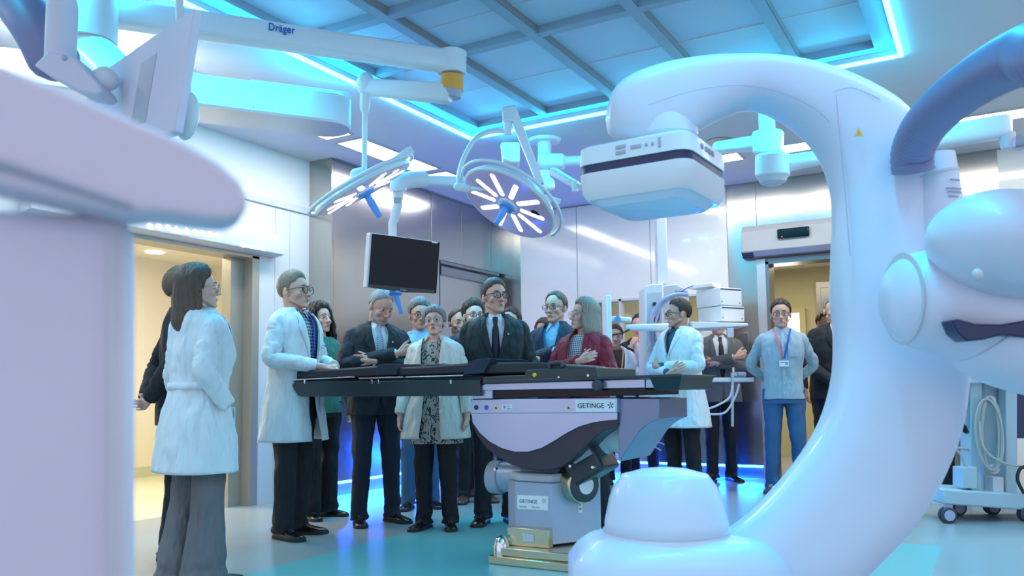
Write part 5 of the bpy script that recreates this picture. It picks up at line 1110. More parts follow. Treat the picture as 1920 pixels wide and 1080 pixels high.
def eyes(parent, T, gaze=0.0, lid=0.0, skin=(0.6, 0.4, 0.33)):
    for s in (-1, 1):
        mb = MB(); c = Vector((s*0.0315, -0.0655, 0.1125)); NA, NR = 28, 22; R = 0.0135
        g = Vector((sin(gaze), -cos(gaze), -lid*0.25)).normalized()
        rings = []; cols = []
        for i in range(NR+1):
            ph = pi*(i+0.01)/(NR+0.02); rg = []
            for k in range(NA):
                a = 2*pi*k/NA; d = Vector((sin(ph)*cos(a), -cos(ph), sin(ph)*sin(a))); 
                cl = (0.62, 0.62, 0.62); an = d.angle(g)
                if an < 0.46: cl = (0.05, 0.03, 0.02)
                if an < 0.20: cl = (0.004, 0.004, 0.004)
                rr3 = R
                zz = d.z
                if zz > 0.34-lid or zz < -0.36: cl = tuple(v*0.72 for v in skin); rr3 = R*1.07
                if 0.34-lid < zz < 0.42-lid: cl = (0.05, 0.03, 0.03)
                rg.append(T @ (c+d*rr3)); cols.append(cl)
            rings.append(rg)
        mb.loft(rings); me = bpy.data.meshes.new('eye'); me.from_pydata(mb.v, [], mb.f)
        ca = me.color_attributes.new('Col', 'BYTE_COLOR', 'POINT'); 
        for i, cl in enumerate(cols): ca.data[i].color = (*cl, 1)
        finish(me, 'eye', 'eye_m', parent)
def face_parts(parent, T, brow, female, smile=0.0):
    for s in (-1, 1):
        b = MB(); b.tube([T @ Vector((s*0.014, -0.0875, 0.1345)), T @ Vector((s*0.026, -0.0870, 0.1395)), T @ Vector((s*0.038, -0.0800, 0.1400)), T @ Vector((s*0.048, -0.0690, 0.1350))], [0.0030, 0.0036, 0.0032, 0.0012] if not female else [0.0020, 0.0024, 0.0020, 0.001], 8, rnd=True); b.build('eyebrow', brow, parent, world=False)
    b = MB()
    for z, r, w_ in ((0.0515, 0.0030, 0.022), (0.0435, 0.0038, 0.020)):
        b.tube([T @ Vector((x*w_, -0.0935+0.012*abs(x)**1.6, z+(0.0008 if z > 0.05 else 0)*(1-abs(x))+smile*0.004*abs(x)-(-0.002 if z < 0.05 else 0)*abs(x)**2)) for x in (-1, -0.6, -0.25, 0, 0.25, 0.6, 1)], [0.0010, r*0.8, r, r*0.9, r, r*0.8, 0.0010], 8, rnd=True)
    b.build('lips', 'lips_w' if female else 'lips_m', parent, world=False, smooth=60)

TORSO_M = [(0.60, 0.205, 0.145, 0.01), (0.78, 0.196, 0.135, 0.01), (0.90, 0.186, 0.128, 0.012), (1.02, 0.172, 0.120, 0.008), (1.12, 0.172, 0.122, 0.0), (1.24, 0.190, 0.130, -0.004), (1.34, 0.193, 0.124, 0.0), (1.40, 0.183, 0.112, 0.008), (1.437, 0.154, 0.096, 0.014), (1.462, 0.118, 0.080, 0.018), (1.482, 0.082, 0.070, 0.018), (1.50, 0.068, 0.064, 0.015)]
TORSO_F = [(0.60, 0.200, 0.140, 0.015), (0.78, 0.196, 0.138, 0.015), (0.90, 0.186, 0.130, 0.015), (1.02, 0.158, 0.112, 0.010), (1.12, 0.150, 0.112, 0.0), (1.24, 0.168, 0.134, -0.012), (1.34, 0.173, 0.116, 0.0), (1.40, 0.164, 0.104, 0.008), (1.437, 0.138, 0.088, 0.014), (1.462, 0.105, 0.072, 0.018), (1.482, 0.070, 0.062, 0.018), (1.50, 0.060, 0.058, 0.015)]
def scaled(tab, kw=1.0, kd=1.0, off=0.0, belly=0.0):
    return [(z, hw*kw+off, hd*kd+off+belly*math.exp(-((z-1.08)/0.15)**2)*0.5, yc-belly*math.exp(-((z-1.08)/0.15)**2)*0.5) for z, hw, hd, yc in tab]
EXN = 2.5
def surf(tab, z, a, off=0.0):    # a = angle, 0 front
    hw, hd, yc = interp(z, tab); return Vector(((hw+off)*spow(sin(a), 2/EXN), yc-(hd+off)*spow(cos(a), 2/EXN), z))
def angx(tab, z, x):             # angle at which the front surface reaches x
    hw, hd, yc = interp(z, tab); return math.asin(min(0.98, max(0, abs(x)/hw))**(EXN/2))
def frontpt(tab, z, x, off=0.0):
    a = angx(tab, z, x); p = surf(tab, z, a, off); hw, hd, yc = interp(z, tab); return Vector((x, p.y, z))
def shell(tab, z0, z1, opening=None, nz=44, na=56, hem=None):
    """opening(z) -> half width in x of the front gap (0 closed)"""
    rings = []
    for i in range(nz+1):
        z = z0+(z1-z0)*i/nz; a0 = angx(tab, z, opening(z)) if opening and opening(z) > 0 else 0.0
        row = []
        for j in range(na+1):
            a = a0+(2*pi-2*a0)*j/na; p = surf(tab, z, a)
            if hem: p += hem(z, a)
            row.append(p)
        rings.append(row)
    return rings
def sleeve(mb, pts, rads, seg=20, amp=0.007, seed=0.0):
    pp = bez(pts, 7); rr4 = [v[0] for v in catm([(r,) for r in rads], 7)]
    i0 = len(mb.v); mb.tube(pp, rr4, seg, rnd=False, caps=True); n = len(pp)
    for i in range(n):
        for j in range(seg):
            k = i0+i*seg+j; p = Vector(mb.v[k]); c = pp[i]; d = (p-c)
            if d.length < 1e-6: continue
            t = i/(n-1); f = amp*(0.4+1.2*math.exp(-((t-0.5)/0.22)**2))
            v_ = noise.noise(Vector((t*17+seed+sin(2*pi*j/seg)*1.5, sin(2*pi*j/seg)*0.9, cos(2*pi*j/seg)*0.9))); f *= (0.55-abs(v_)*2.6)*1.0
            mb.v[k] = tuple(p+d.normalized()*f)
ARMS = {   # elbow, wrist, finger dir, palm normal (for side s=+1 = the person's left; x mirrored for s=-1), curl
    'down': ((0.255, 0.03, 1.135), (0.265, -0.05, 0.895), (0.0, -0.15, -1), (-1, -0.1, 0), 0.45),
    'behind': ((0.275, 0.12, 1.15), (0.085, 0.205, 0.965), (-1, 0.15, -0.25), (0, 1, 0), 0.5),
    'clasp': ((0.262, -0.01, 1.135), (0.095, -0.235, 1.055), (-0.85, -0.40, -0.10), (-0.35, 0.2, -0.9), 0.45),
    'crossL': ((0.262, -0.075, 1.165), (-0.085, -0.245, 1.245), (-0.93, 0.10, 0.30), (-0.1, 1, 0.15), 0.35),
    'crossR': ((0.262, -0.065, 1.155), (-0.055, -0.195, 1.19), (-0.88, 0.36, 0.10), (0, 1, 0), 0.25),
    'crossRo': ((0.262, -0.075, 1.150), (-0.085, -0.250, 1.130), (-0.80, 0.20, 0.45), (-0.1, 1, 0.1), 0.25),
    'under': ((0.255, -0.045, 1.145), (-0.03, -0.200, 1.115), (-1, 0.1, 0.05), (0, 0.8, 0.6), 0.5),
    'chin': ((0.215, -0.175, 1.165), (0.075, -0.185, 1.375), (-0.45, 0.25, 0.86), (-0.6, 0.8, 0.1), 0.75),
    'pocket': ((0.262, 0.105, 1.145), (0.225, -0.035, 0.965), (-0.15, -0.35, -0.9), (-1, 0, 0), 0.2),
    'phone': ((0.245, -0.02, 1.13), (0.11, -0.235, 1.11), (-0.55, -0.75, 0.25), (-0.5, 0.1, 0.9), 0.7),
    'frontlow': ((0.265, 0.0, 1.13), (0.10, -0.20, 0.96), (-0.85, -0.35, -0.35), (-0.2, 0.6, -0.7), 0.5),
}
SKIN = dict(a=(0.70, 0.40, 0.30), b=(0.61, 0.33, 0.24), c=(0.76, 0.47, 0.37), d=(0.50, 0.26, 0.18))
def person(px, D=None, H=1.75, feet=None, turn=0, label='', outfit=None, head=(0, 0, 0), arms=('down', 'down'), hairs=('short', (0.05, 0.035, 0.025)), skin='a', female=False, glass=None, beard=None, brow='brow_dark', gaze=0.0, lid=0.0, voxel=0.0055, lean=0.0, wide=1.0, stance=(0.10, 0.02, -0.02), seed=None, smile=0.0, bulk=1.0, hair_off=0.0, toe=(16, 16)):
    O = outfit or {}
    seed = seed if seed is not None else px[0]*0.013
    if feet is not None: base = atz(feet[0], feet[1], 0)
    else:
        d = ray(*px)
        if D is None: D = (H-HC)/d.z
        base = CAM+d*D; base.z = 0
    to = CAM-base; rz = atan2(to.x, -to.y)+radians(turn)
    s = H/1.75
    root = thing('person', label, 'person', (base.x, base.y, 0), rz, scale=s)
    if O.get('group'): root['group'] = O['group']
    T0 = TORSO_F if female else TORSO_M
    T0 = scaled(T0, wide*bulk, bulk, 0, O.get('belly', 0))
    hy, hpch, hr = [radians(v) for v in head]
    TH = Matrix.Translation(HP+Vector((0, -lean*0.0, 0))) @ Matrix.Rotation(hy, 4, 'Z') @ Matrix.Rotation(-hpch, 4, 'X') @ Matrix.Rotation(hr, 4, 'Y')
    fs = 1.02 if female else 1.07
    TH = TH @ Matrix.Scale(fs, 4)
    # ---- body
    HSC[0] = 0.86 if female else 0.95
    mb = MB(); head_prims(mb, TH, 1.0, female)
    nk = 0.050 if female else 0.057
    rc(mb, Vector((0, 0.022, 1.42)), Vector((0, 0.018, 1.50)), nk*1.12, nk); rc(mb, Vector((0, 0.018, 1.49)), TH @ Vector((0, 0.025, 0.06)), nk, nk*1.02)
    # torso core, arms and legs under the clothes
    tr_ = []
    rings = []
    for z in (0.86, 0.95, 1.05, 1.15, 1.25, 1.34, 1.40, 1.435, 1.46):
        hw, hd, yc = interp(z, T0); k = 0.80
        rings.append([Vector((hw*k*sin(a), yc-hd*k*cos(a), z)) for a in [2*pi*i/20 for i in range(20)]])
    mb.loft(rings)
    sh = 0.160*wide if not female else 0.142*wide
    AR = []
    for s_, nm in ((1, arms[0]), (-1, arms[1])):
        E, W, fd, pn_, cu = ARMS[nm]; mir = lambda v: Vector((v[0]*s_, v[1], v[2]))
        Sh = Vector((s_*sh, 0.012, 1.405)); Ew = mir(E); Ww = mir(W)
        if female: Ew.x *= 0.93
        if O.get('arm_dy'): Ew.y -= O['arm_dy']*0.5; Ww.y -= O['arm_dy']
        if O.get('arm_dz'): Ew.z += O['arm_dz']*0.4; Ww.z += O['arm_dz']
        rc(mb, Sh, Ew, 0.040, 0.034); rc(mb, Ew, Ww, 0.034, 0.025)
        if nm not in ('pocket',): hand(mb, Ww+(Ww-Ew).normalized()*0.028, mir(fd), mir(pn_), -s_, cu)
        AR.append((s_, nm, Sh, Ew, Ww))
    fx = stance[0]
    LG = []
    for i, s_ in enumerate((1, -1)):
        hp = Vector((s_*0.088, 0.015, 0.90)); fy = stance[1+i]; an_ = Vector((s_*fx, fy+0.03, 0.075)); kn = (hp+an_)/2+Vector((0, -0.02, 0.03)); rc(mb, hp, kn, 0.062, 0.048); rc(mb, kn, an_, 0.046, 0.030); rc(mb, an_, an_+Vector((0, -0.05, -0.040)), 0.026, 0.018)
        LG.append((s_, hp, kn, an_))
    me = remesh(mb, voxel, 2); sk = SKIN[skin]; paint(me, TH, sk, beard[0] if beard else None, beard[1] if beard else 0)
    body = finish(me, 'body', 'skin', root)
    # ---- head parts
    eyes(root, TH, gaze, lid, sk); face_parts(root, TH, brow, female, smile)
    if hairs: hair(root, TH, hairs[0], hairs[1], seed=seed)
    if hairs and hairs[0] == 'bun':
        b = MB(); b.ball(TH @ Vector((0, 0.125, 0.10)), (0.042, 0.038, 0.042), 20, 14); o_ = b.build('hair_bun', 'hair_m', root, world=False); setcol(o_.data, hairs[1])
    if glass: glasses(root, TH, *glass)
    # ---- trousers
    if O.get('trousers'):
        mt = O['trousers']; wdt = O.get('leg', 1.0); b = MB(); fl = O.get('flare', 1.0)
        if not O.get('notop'):
            b.loft([[surf([(zz, q[0]-0.008, q[1]-0.008, q[2]) for zz, *q in T0], z, 2*pi*i/40) for i in range(40)] for z in (0.80, 0.86, 0.92, 0.98, 1.04)])
        for s_, hp, kn, an_ in LG:
            pts = [hp+Vector((0, 0, 0.03)), hp+Vector((s_*0.006, 0, -0.10)), (hp+kn)/2, kn, (kn+an_)/2, an_+Vector((0, 0.0, 0.06)), an_+Vector((0, 0.002, -0.035))]
            pp = bez(pts, 7); rr5 = [v[0] for v in catm([(0.098*wdt,), (0.096*wdt,), (0.084*wdt,), (0.072*wdt,), (0.064*wdt*(1+fl)/2,), (0.062*wdt*fl,), (0.066*wdt*fl,)], 7)]
            i0 = len(b.v); sg = 24; b.tube(pp, rr5, sg, upv=(0, 1, 0), ry=[r*1.08 for r in rr5]); n = len(pp)
            for i in range(n):
                for j in range(sg):
                    k = i0+i*sg+j; p = Vector(b.v[k]); d = p-pp[i]; t = i/(n-1)
                    f = 0.0065*(0.35+0.9*math.exp(-((t-0.5)/0.12)**2)+1.0*math.exp(-((t-0.95)/0.12)**2))*noise.noise(Vector((t*13+seed+s_, sin(2*pi*j/sg)*1.0, cos(2*pi*j/sg))))*2
                    # front crease
                    b.v[k] = tuple(p+d.normalized()*f)
        b.build('trousers', mt, root, world=False, smooth=70)
    if O.get('skirt'): pass
    # ---- shoes
    if O.get('shoes'):
        for s_, hp, kn, an_ in LG:
            ta_ = radians(toe[0 if s_ > 0 else 1])*s_; R = Matrix.Rotation(ta_, 4, 'Z'); base_ = Vector((an_.x, an_.y, 0))
            prof = [(0.075, 0.020, 0.045), (0.068, 0.034, 0.070), (0.03, 0.038, 0.085), (-0.02, 0.040, 0.080), (-0.07, 0.044, 0.062), (-0.12, 0.049, 0.050), (-0.165, 0.046, 0.042), (-0.195, 0.034, 0.034), (-0.212, 0.014, 0.022)]
            b = MB(); rgs = []
            for y, w_, h_ in catm(prof, 3):
                rg = [Vector((w_*cos(a), y, 0.016+max(0, h_-0.016)*(sin(a))**0.8)) for a in [pi*i/12 for i in range(13)]]
                rgs.append([base_+(R @ q) for q in rg])
            b.loft(rgs); so = b.build('shoe', O['shoes'], root, world=False, smooth=60)
            b = MB(); pl_ = []
            for y, w_, h_ in catm(prof, 3): pl_.append(base_+(R @ Vector((w_+0.004, y, 0))))
            for y, w_, h_ in reversed(catm(prof, 3)): pl_.append(base_+(R @ Vector((-w_-0.004, y, 0))))
            b.prism(pl_, (0, 0, 0.018)); b.build('sole', O.get('sole', 'sole_dark'), so, world=False)
            if O['shoes'] != 'shoe_black' or True:
                b = MB()
                for q in range(4): y = -0.045-0.018*q; b.tube([base_+(R @ Vector((-0.018, y, 0.075-0.008*q))), base_+(R @ Vector((0, y, 0.083-0.008*q))), base_+(R @ Vector((0.018, y, 0.075-0.008*q)))], 0.0025, 6)
                b.build('laces', 'sole' if O['shoes'] != 'shoe_grey' else 'sticker', so, world=False)
    # ---- shirt / top
    if O.get('shirt'):
        mt = O['shirt']; ts = [(z, hw-0.012+(O.get('tunic', 0) if z < 1.1 else 0), hd-0.012+(O.get('tunic', 0) if z < 1.1 else 0), yc) for z, hw, hd, yc in T0]
        if not O.get('jacket'): ts = [(z, hw+0.004, hd+0.004, yc) for z, hw, hd, yc in T0]
        zl = O.get('shirt_low', 0.86); b = MB(); rg = shell(ts, zl, 1.478 if not O.get('vneck') else 1.455, None); b.loft([r[:-1] for r in rg]); wrinkle(b, 0, 0.006 if not O.get('jacket') else 0.002, seed=seed)
        if not O.get('jacket'):
            for s_, nm, Sh, Ew, Ww in AR:
                sleeve(b, [Sh+Vector((-s_*0.04, 0, 0.002)), Sh+Vector((s_*0.012, 0, -0.03)), (Sh+Ew)/2, Ew, (Ew+Ww)/2, Ww], [0.046*bulk, 0.056*bulk, 0.055*bulk, 0.049*bulk, 0.042, 0.034], seed=seed+s_*3)
        so = b.build('shirt', mt, root, world=False, smooth=70)
        if O.get('collar', True) and not O.get('vneck'):
            b = MB(); rr6 = []
            for k in range(33):
                a = radians(12+336*k/32); rr6.append([Vector((0.064*sin(a), 0.018-0.064*cos(a)-0.006*max(0, cos(a)), 1.452)), Vector((0.058*sin(a), 0.018-0.060*cos(a), 1.494-0.012*max(0, cos(a)))), Vector((0.062*sin(a), 0.018-0.064*cos(a), 1.496-0.012*max(0, cos(a)))), Vector((0.070*sin(a), 0.018-0.070*cos(a), 1.462))])
            b.loft(rr6, closed=False, cap0=False, cap1=False); co_ = b.build('collar', O.get('collar_mat', mt), so, world=False, smooth=70); sm = co_.modifiers.new('s', 'SOLIDIFY'); sm.thickness = 0.003
            for s_ in (-1, 1):
                tip = frontpt(ts, 1.408, 0.046, 0.008); b = MB()
                q_ = [Vector((0.066, 0.0, 1.494)), Vector((0.044, -0.040, 1.490)), Vector((0.007, -0.052, 1.474)), Vector((tip.x, tip.y-0.002, tip.z)), Vector((0.078, -0.030, 1.446))]
                b.prism([Vector((s_*p.x, p.y, p.z)) for p in q_], (0, 0.004, 0)); b.build('collar', O.get('collar_mat', mt), so, world=False)
        if not O.get('jacket') and O.get('placket', True):
            b = MB(); pp = [frontpt(ts, zl+0.02+(1.44-zl-0.02)*k/14, 0.0, 0.003) for k in range(15)]
            b.loft([[p+Vector((-0.014, 0.002, 0)), p+Vector((-0.014, -0.001, 0)), p+Vector((0.014, -0.001, 0)), p+Vector((0.014, 0.002, 0))] for p in pp]); pk = b.build('placket', mt, so, world=False)
            for k in range(1, 14, 2): MB().lathe([(0.005, 0), (0.004, 0.002)], pp[k]+Vector((0, -0.002, 0)), (0, -1, 0), 10).build('button', 'sticker', so, world=False)
            c_ = frontpt(ts, 1.27, 0.085, 0.004); b = MB(); b.obox(c_, (0.045, 0.012, 0), (0, 0.003, 0), (0, 0, 0.055)); b.build('pocket', mt, so, world=False)
        if O.get('tie'):
            b = MB(); rg = []
            for k in range(15):
                t = k/14; z = 1.462-t*0.42; w_ = 0.013+0.006*t if k > 2 else 0.016-0.002*k; w_ = 0.014 if k == 2 else (0.018+0.020*t if k > 2 else 0.019-0.002*k)
                p = frontpt(ts, min(z, 1.45), 0.0, 0.006+(0.012 if k < 2 else 0.004)); p.z = z
                if z > 1.43: p.y = frontpt(ts, 1.43, 0, 0.006).y+0.18*(z-1.43)-0.006
                rg.append([p+Vector((-w_, 0.004, 0)), p+Vector((-w_*0.6, -0.005, 0)), p+Vector((w_*0.6, -0.005, 0)), p+Vector((w_, 0.004, 0))])
            b.loft(rg); b.build('tie', O['tie'], root, world=False, smooth=40)
    # ---- jacket / coat
    if O.get('jacket'):
        mt = O['jacket']; hem = O.get('hem', 0.80); kind = O.get('kind', 'suit'); ease = O.get('ease', 0.012); fl2 = O.get('coat_flare', 0.0)
        tj = [(z, hw+ease+fl2*max(0, 1.0-z), hd+ease+fl2*max(0, 1.0-z), yc) for z, hw, hd, yc in T0]
        zb_ = O.get('btn', 1.10); nw = O.get('vw', 0.062); gap = O.get('gap', 0.0)
        def opening(z):
            if kind == 'back_closed': return 0.0
            if z > zb_: return gap+(nw-gap)*min(1, (z-zb_)/(1.40-zb_))**0.85
            if kind == 'open': return gap+(O.get('gap_low', gap)-gap)*min(1, (zb_-z)/max(0.01, (zb_-hem)))
            return gap+0.045*max(0, (zb_-0.14-z)/0.2) if z < zb_-0.14 else gap
        b = MB(); nz_ = 52; rg = shell(tj, hem, 1.488, opening, nz_, 60)
        b.loft(rg, closed=False, cap0=False, cap1=False); wrinkle(b, 0, O.get('amp', 0.011), f=(7, 7, 2.2), seed=seed)
        i0 = len(b.v)
        for s_, nm, Sh, Ew, Ww in AR:
            k = O.get('sl', 1.0)*bulk; cuff = Ww-(Ww-Ew).normalized()*O.get('cuffback', 0.0)
            sleeve(b, [Sh+Vector((-s_*0.045, 0, 0.004)), Sh+Vector((s_*0.014, 0, -0.022)), Sh+(Ew-Sh)*0.32, Sh+(Ew-Sh)*0.72, Ew+(Ww-Ew)*0.04, Ew+(Ww-Ew)*0.5, cuff], [0.046*k, 0.059*k, 0.061*k, 0.057*k, 0.054*k, 0.048*k, 0.041*k], seed=seed+s_*5, amp=0.009, seg=22)
            if O.get('cuff'):
                c2b = MB(); c2b.tube([cuff-(Ww-Ew).normalized()*0.01, Ww+(Ww-Ew).normalized()*0.012], [0.034, 0.034], 18); c2b.build('shirt_cuff', O['cuff'], root, world=False)
        jk = b.build('coat' if hem < 0.75 else 'jacket', mt, root, world=False, smooth=75)
        sm = jk.modifiers.new('s', 'SOLIDIFY'); sm.thickness = 0.005; sm.offset = 1
        # lapels
        if O.get('lapel', True) and kind != 'back_closed':
            lw = O.get('lw', 0.060)
            for s_ in (-1, 1):
                b = MB(); rg = []
                for k in range(17):
                    t = k/16; z = zb_+0.005+(1.465-zb_-0.005)*t; xin = opening(z)*0.97
                    wd = lw*min(1.0, 1.5*t+0.05) if t < 0.72 else lw*(0.72 if t < 0.80 else 0.62)
                    row = []
                    for q in range(5):
                        x_ = xin+wd*q/4; hw = interp(z, tj)[0]; p = frontpt(tj, z, min(x_, hw*0.93), 0.011 if q < 4 else 0.006); p.x = s_*min(x_, hw*0.95); row.append(p)
                    rg.append(row)
                b.loft(rg, closed=False, cap0=False, cap1=False); lp = b.build('lapel', mt, jk, world=False, smooth=60); sm = lp.modifiers.new('s', 'SOLIDIFY'); sm.thickness = 0.004; sm.offset = 1
        b = MB(); rr6 = []
        for k in range(29):
            a = radians(38+284*k/28); rr6.append([Vector((0.074*sin(a), 0.022-0.074*cos(a), 1.500 if not O.get('lowcollar') else 1.49)), Vector((0.092*sin(a), 0.018-0.090*cos(a), 1.470)), Vector((0.115*sin(a), 0.016-0.098*cos(a), 1.448))])
        b.loft(rr6, closed=False, cap0=False, cap1=False); co_ = b.build('jacket_collar', mt, jk, world=False, smooth=70); sm = co_.modifiers.new('s', 'SOLIDIFY'); sm.thickness = 0.005
        # pockets and buttons
        if kind != 'back_closed':
            for z in O.get('btns', (zb_, zb_-0.11)):
                if z > hem+0.03:
                    p = frontpt(tj, z, opening(z)+0.012, 0.012); MB().lathe([(0.010, 0), (0.009, 0.003)], p, (0, -1, 0), 14).build('button', O.get('btn_mat', 'dark_plastic'), jk, world=False)
        for s_ in ((-1, 1) if O.get('pockets', True) else ()):
            z = O.get('pz', 0.94); xa_ = 0.125*wide; hw = interp(z, tj)[0]; c_ = frontpt(tj, z, min(xa_, hw*0.75), 0.010); ph_ = 0.085 if hem < 0.75 else 0.020
            a1_ = frontpt(tj, z, min(xa_, hw*0.75)-0.05, 0.010); a2_ = frontpt(tj, z, min(xa_, hw*0.75)+0.045, 0.010); dx_ = (a2_-a1_)/2; cc = (a1_+a2_)/2; cc.x *= s_; dx_.x *= s_
            b = MB(); b.obox(cc, dx_, (0, 0.003, 0), (0, 0, ph_)); b.build('pocket', mt, jk, world=False, bevel=0.003)
        if O.get('pin'):
            MB().ball(frontpt(tj, 1.335, 0.088, 0.018), 0.006, 10, 6).build('lapel_pin', 'sticker', jk, world=False)
        if O.get('embroid'):
            for q in range(2):
                c_ = frontpt(tj, 1.25-0.018*q, 0.10, 0.010)
                b = MB()
                for w2 in range(5):
                    xx = 0.085+0.011*w2; pz_ = frontpt(tj, 1.25-0.018*q, xx, 0.009); b.obox(pz_*1.0, (0.005, 0.0015, 0), (0, 0.001, 0), (0, 0, 0.0022))
                b.build('embroidered_line', 'ink_grey', jk, world=False)
        if O.get('belt'):
            rgb = shell([(z, hw+0.010, hd+0.010, yc) for z, hw, hd, yc in tj], 1.045, 1.085, None, 2, 48)
            b = MB(); b.loft([r[14:35] for r in rgb], closed=False, cap0=False, cap1=False); bo_ = b.build('back_belt', mt, jk, world=False); sm = bo_.modifiers.new('s', 'SOLIDIFY'); sm.thickness = 0.006
    # ---- lanyard
    if O.get('lanyard'):
        tt_ = [(z, hw+O.get('lan_off', 0.012), hd+O.get('lan_off', 0.012), yc) for z, hw, hd, yc in T0]; zb2 = O.get('lan_z', 1.19); lan = None
        cols = O['lanyard'] if isinstance(O['lanyard'], tuple) else (O['lanyard'],)*2
        for s_, cm in ((-1, cols[0]), (1, cols[1])):
            b = MB(); rg = []
            for k in range(17):
                t = k/16; z = 1.478-(1.478-zb2)*t; x_ = 0.070*(1-t)+0.004; off = 0.004
                p = frontpt(tt_, min(z, 1.44), x_, off); p.z = z; p.x = s_*x_
                if z > 1.44: p.y = frontpt(tt_, 1.44, x_, off).y+0.7*(z-1.44)
                rg.append([p+Vector((-0.0085, 0.0012, 0)), p+Vector((-0.0085, -0.0012, 0)), p+Vector((0.0085, -0.0012, 0)), p+Vector((0.0085, 0.0012, 0))])
            b.loft(rg); lan = b.build('lanyard', cm, root, world=False)
        if O.get('badge', True):
            p = frontpt(tt_, zb2-0.045, 0, 0.012); b = MB(); b.obox(p, (0.040, 0, 0), (0, 0.0015, 0), (0, 0, 0.027)); bd = b.build('badge', 'badge', lan, world=False, bevel=0.002)
            b = MB(); b.obox(p+Vector((0.022, -0.002, 0.002)), (0.011, 0, 0), (0, 0.0006, 0), (0, 0, 0.014)); b.build('badge_photo', 'ink_grey', bd, world=False)
            b = MB(); b.obox(p+Vector((-0.012, -0.002, 0.012)), (0.020, 0, 0), (0, 0.0006, 0), (0, 0, 0.003)); b.build('badge_line', 'ink_blue', bd, world=False)
    return root
lab = dict(jacket='coat_white', kind='open', hem=0.66, btn=1.14, gap=0.035, gap_low=0.05, vw=0.075, lw=0.055, ease=0.022, coat_flare=0.08, pz=0.86, btn_mat='sticker', embroid=True)
suit = dict(jacket='suit_dark', hem=0.80, shirt='shirt_white', trousers='trouser_navy', shoes='shoe_black', cuff='shirt_white')
G = (0.30, 0.30, 0.30)
if True:
    # 1 lab-coat woman at the left, seen three-quarter from behind
    person((378, 494), H=1.645, D=4.36, turn=118, female=True, head=(-16, 4, 0), arms=('down', 'pocket'), hairs=('longs', (0.115, 0.07, 0.045)), skin='c', brow='brow_brown', glass=('round', 'frame_thin', 0.0014), label='woman in belted white lab coat and taupe trousers before the left doorway',
           outfit=dict(lab, btn=1.2, gap=0.0, gap_low=0.0, trousers='trouser_taupe', leg=1.12, flare=1.55, shoes='shoe_black', shirt='shirt_white', belt=True, hem=0.60), voxel=0.0045)
    # 2 man in dark suit behind her
    person((352, 498), H=1.715, D=4.92, turn=100, head=(-8, 4, 0), arms=('behind', 'behind'), hairs=('short', (0.16, 0.10, 0.06)), label='man in black suit, hands clasped behind his back, half hidden by the lab-coat woman',
           outfit=dict(suit, jacket='suit_black', trousers='trouser_black'))
    # 3 doctor with glasses
    person((555, 507), D=5.72, H=1.80, turn=52, head=(4, 2, 0), arms=('clasp', 'clasp'), hairs=('swept', (0.30, 0.23, 0.17)), skin='a', brow='brow_brown', glass=('round', 'frame_black', 0.0024), voxel=0.0045, label='man in open white lab coat and plaid shirt, hands joined at the table end',
           outfit=dict(lab, shirt='plaid', trousers='trouser_dark', shoes='shoe_black', lanyard=('lanyard_red', 'lanyard_blue'), lan_off=0.004, lan_z=1.12, hem=0.62, arm_dz=0.05), bulk=0.93)
    # 4 curly dark-haired woman in green
    person((602, 563), D=6.55, H=1.68, turn=38, female=True, head=(4, 3, 0), arms=('down', 'clasp'), hairs=('longc', (0.035, 0.022, 0.018)), skin='a', label='woman with long dark curly hair in a green top, behind the plaid-shirt doctor',
           outfit=dict(shirt='top_green', vneck=True, placket=False, trousers='trouser_black', leg=1.1, flare=1.35, shoes='shoe_black', shirt_low=0.84))
    # 5 folded arms suit man
    person((706, 541), D=6.22, H=1.735, turn=12, head=(22, -24, 4), arms=('crossR', 'crossL'), hairs=('short', (0.36, 0.37, 0.38)), skin='b', beard=((0.30, 0.29, 0.28), 0.6), brow='brow_grey', lid=0.25, voxel=0.0045, label='grey-bearded man in dark suit and striped tie, arms folded, head bowed',
           outfit=dict(suit, tie='tie_stripe', pin=True, btn=1.08, belly=0.03), stance=(0.13, 0.02, -0.03), toe=(25, 5), bulk=1.05)
    # 6 curly grey man behind
    person((787, 564), D=7.0, H=1.735, turn=5, head=(6, -2, 0), arms=('down', 'down'), hairs=('curly', (0.26, 0.26, 0.27)), skin='b', glass=('round', 'frame_black', 0.0022), beard=((0.25, 0.24, 0.24), 0.3), brow='brow_dark', label='man with curly grey hair, round glasses and light blue shirt, behind the cream-jacket woman',
           outfit=dict(shirt='shirt_blue', trousers='jeans', shoes='shoe_black'))
    # 7 short woman in cream jacket
    person((815, 572), D=5.93, H=1.58, turn=-14, female=True, head=(6, 10, -4), arms=('down', 'down'), hairs=('pixie', (0.26, 0.27, 0.29)), skin='c', brow='brow_grey', glass=('round', 'frame_thin', 0.0018), voxel=0.0045, label='short woman with cropped grey hair in cream jacket over leaf-patterned tunic',
           outfit=dict(jacket='coat_cream', kind='open', hem=0.70, btn=1.02, gap=0.060, gap_low=0.085, vw=0.080, lw=0.060, ease=0.022, coat_flare=0.12, btn_mat='sticker', shirt='leafprint', shirt_low=0.66, tunic=0.016, vneck=True, trousers='trouser_black', leg=1.0, shoes='shoe_black', pz=0.84, pockets=False, pin=True), bulk=1.06, stance=(0.10, 0.02, 0.0))
    # 8 bearded man hand at mouth
    person((859, 578), D=7.75, H=1.73, turn=16, head=(4, -4, 0), arms=('under', 'chin'), hairs=('receding', (0.07, 0.045, 0.035)), skin='b', beard=((0.07, 0.05, 0.04), 0.75), label='man in black with short dark beard, hand to his mouth', outfit=dict(shirt='shirt_black', trousers='trouser_black', shoes='shoe_brown', placket=False), lid=0.1)
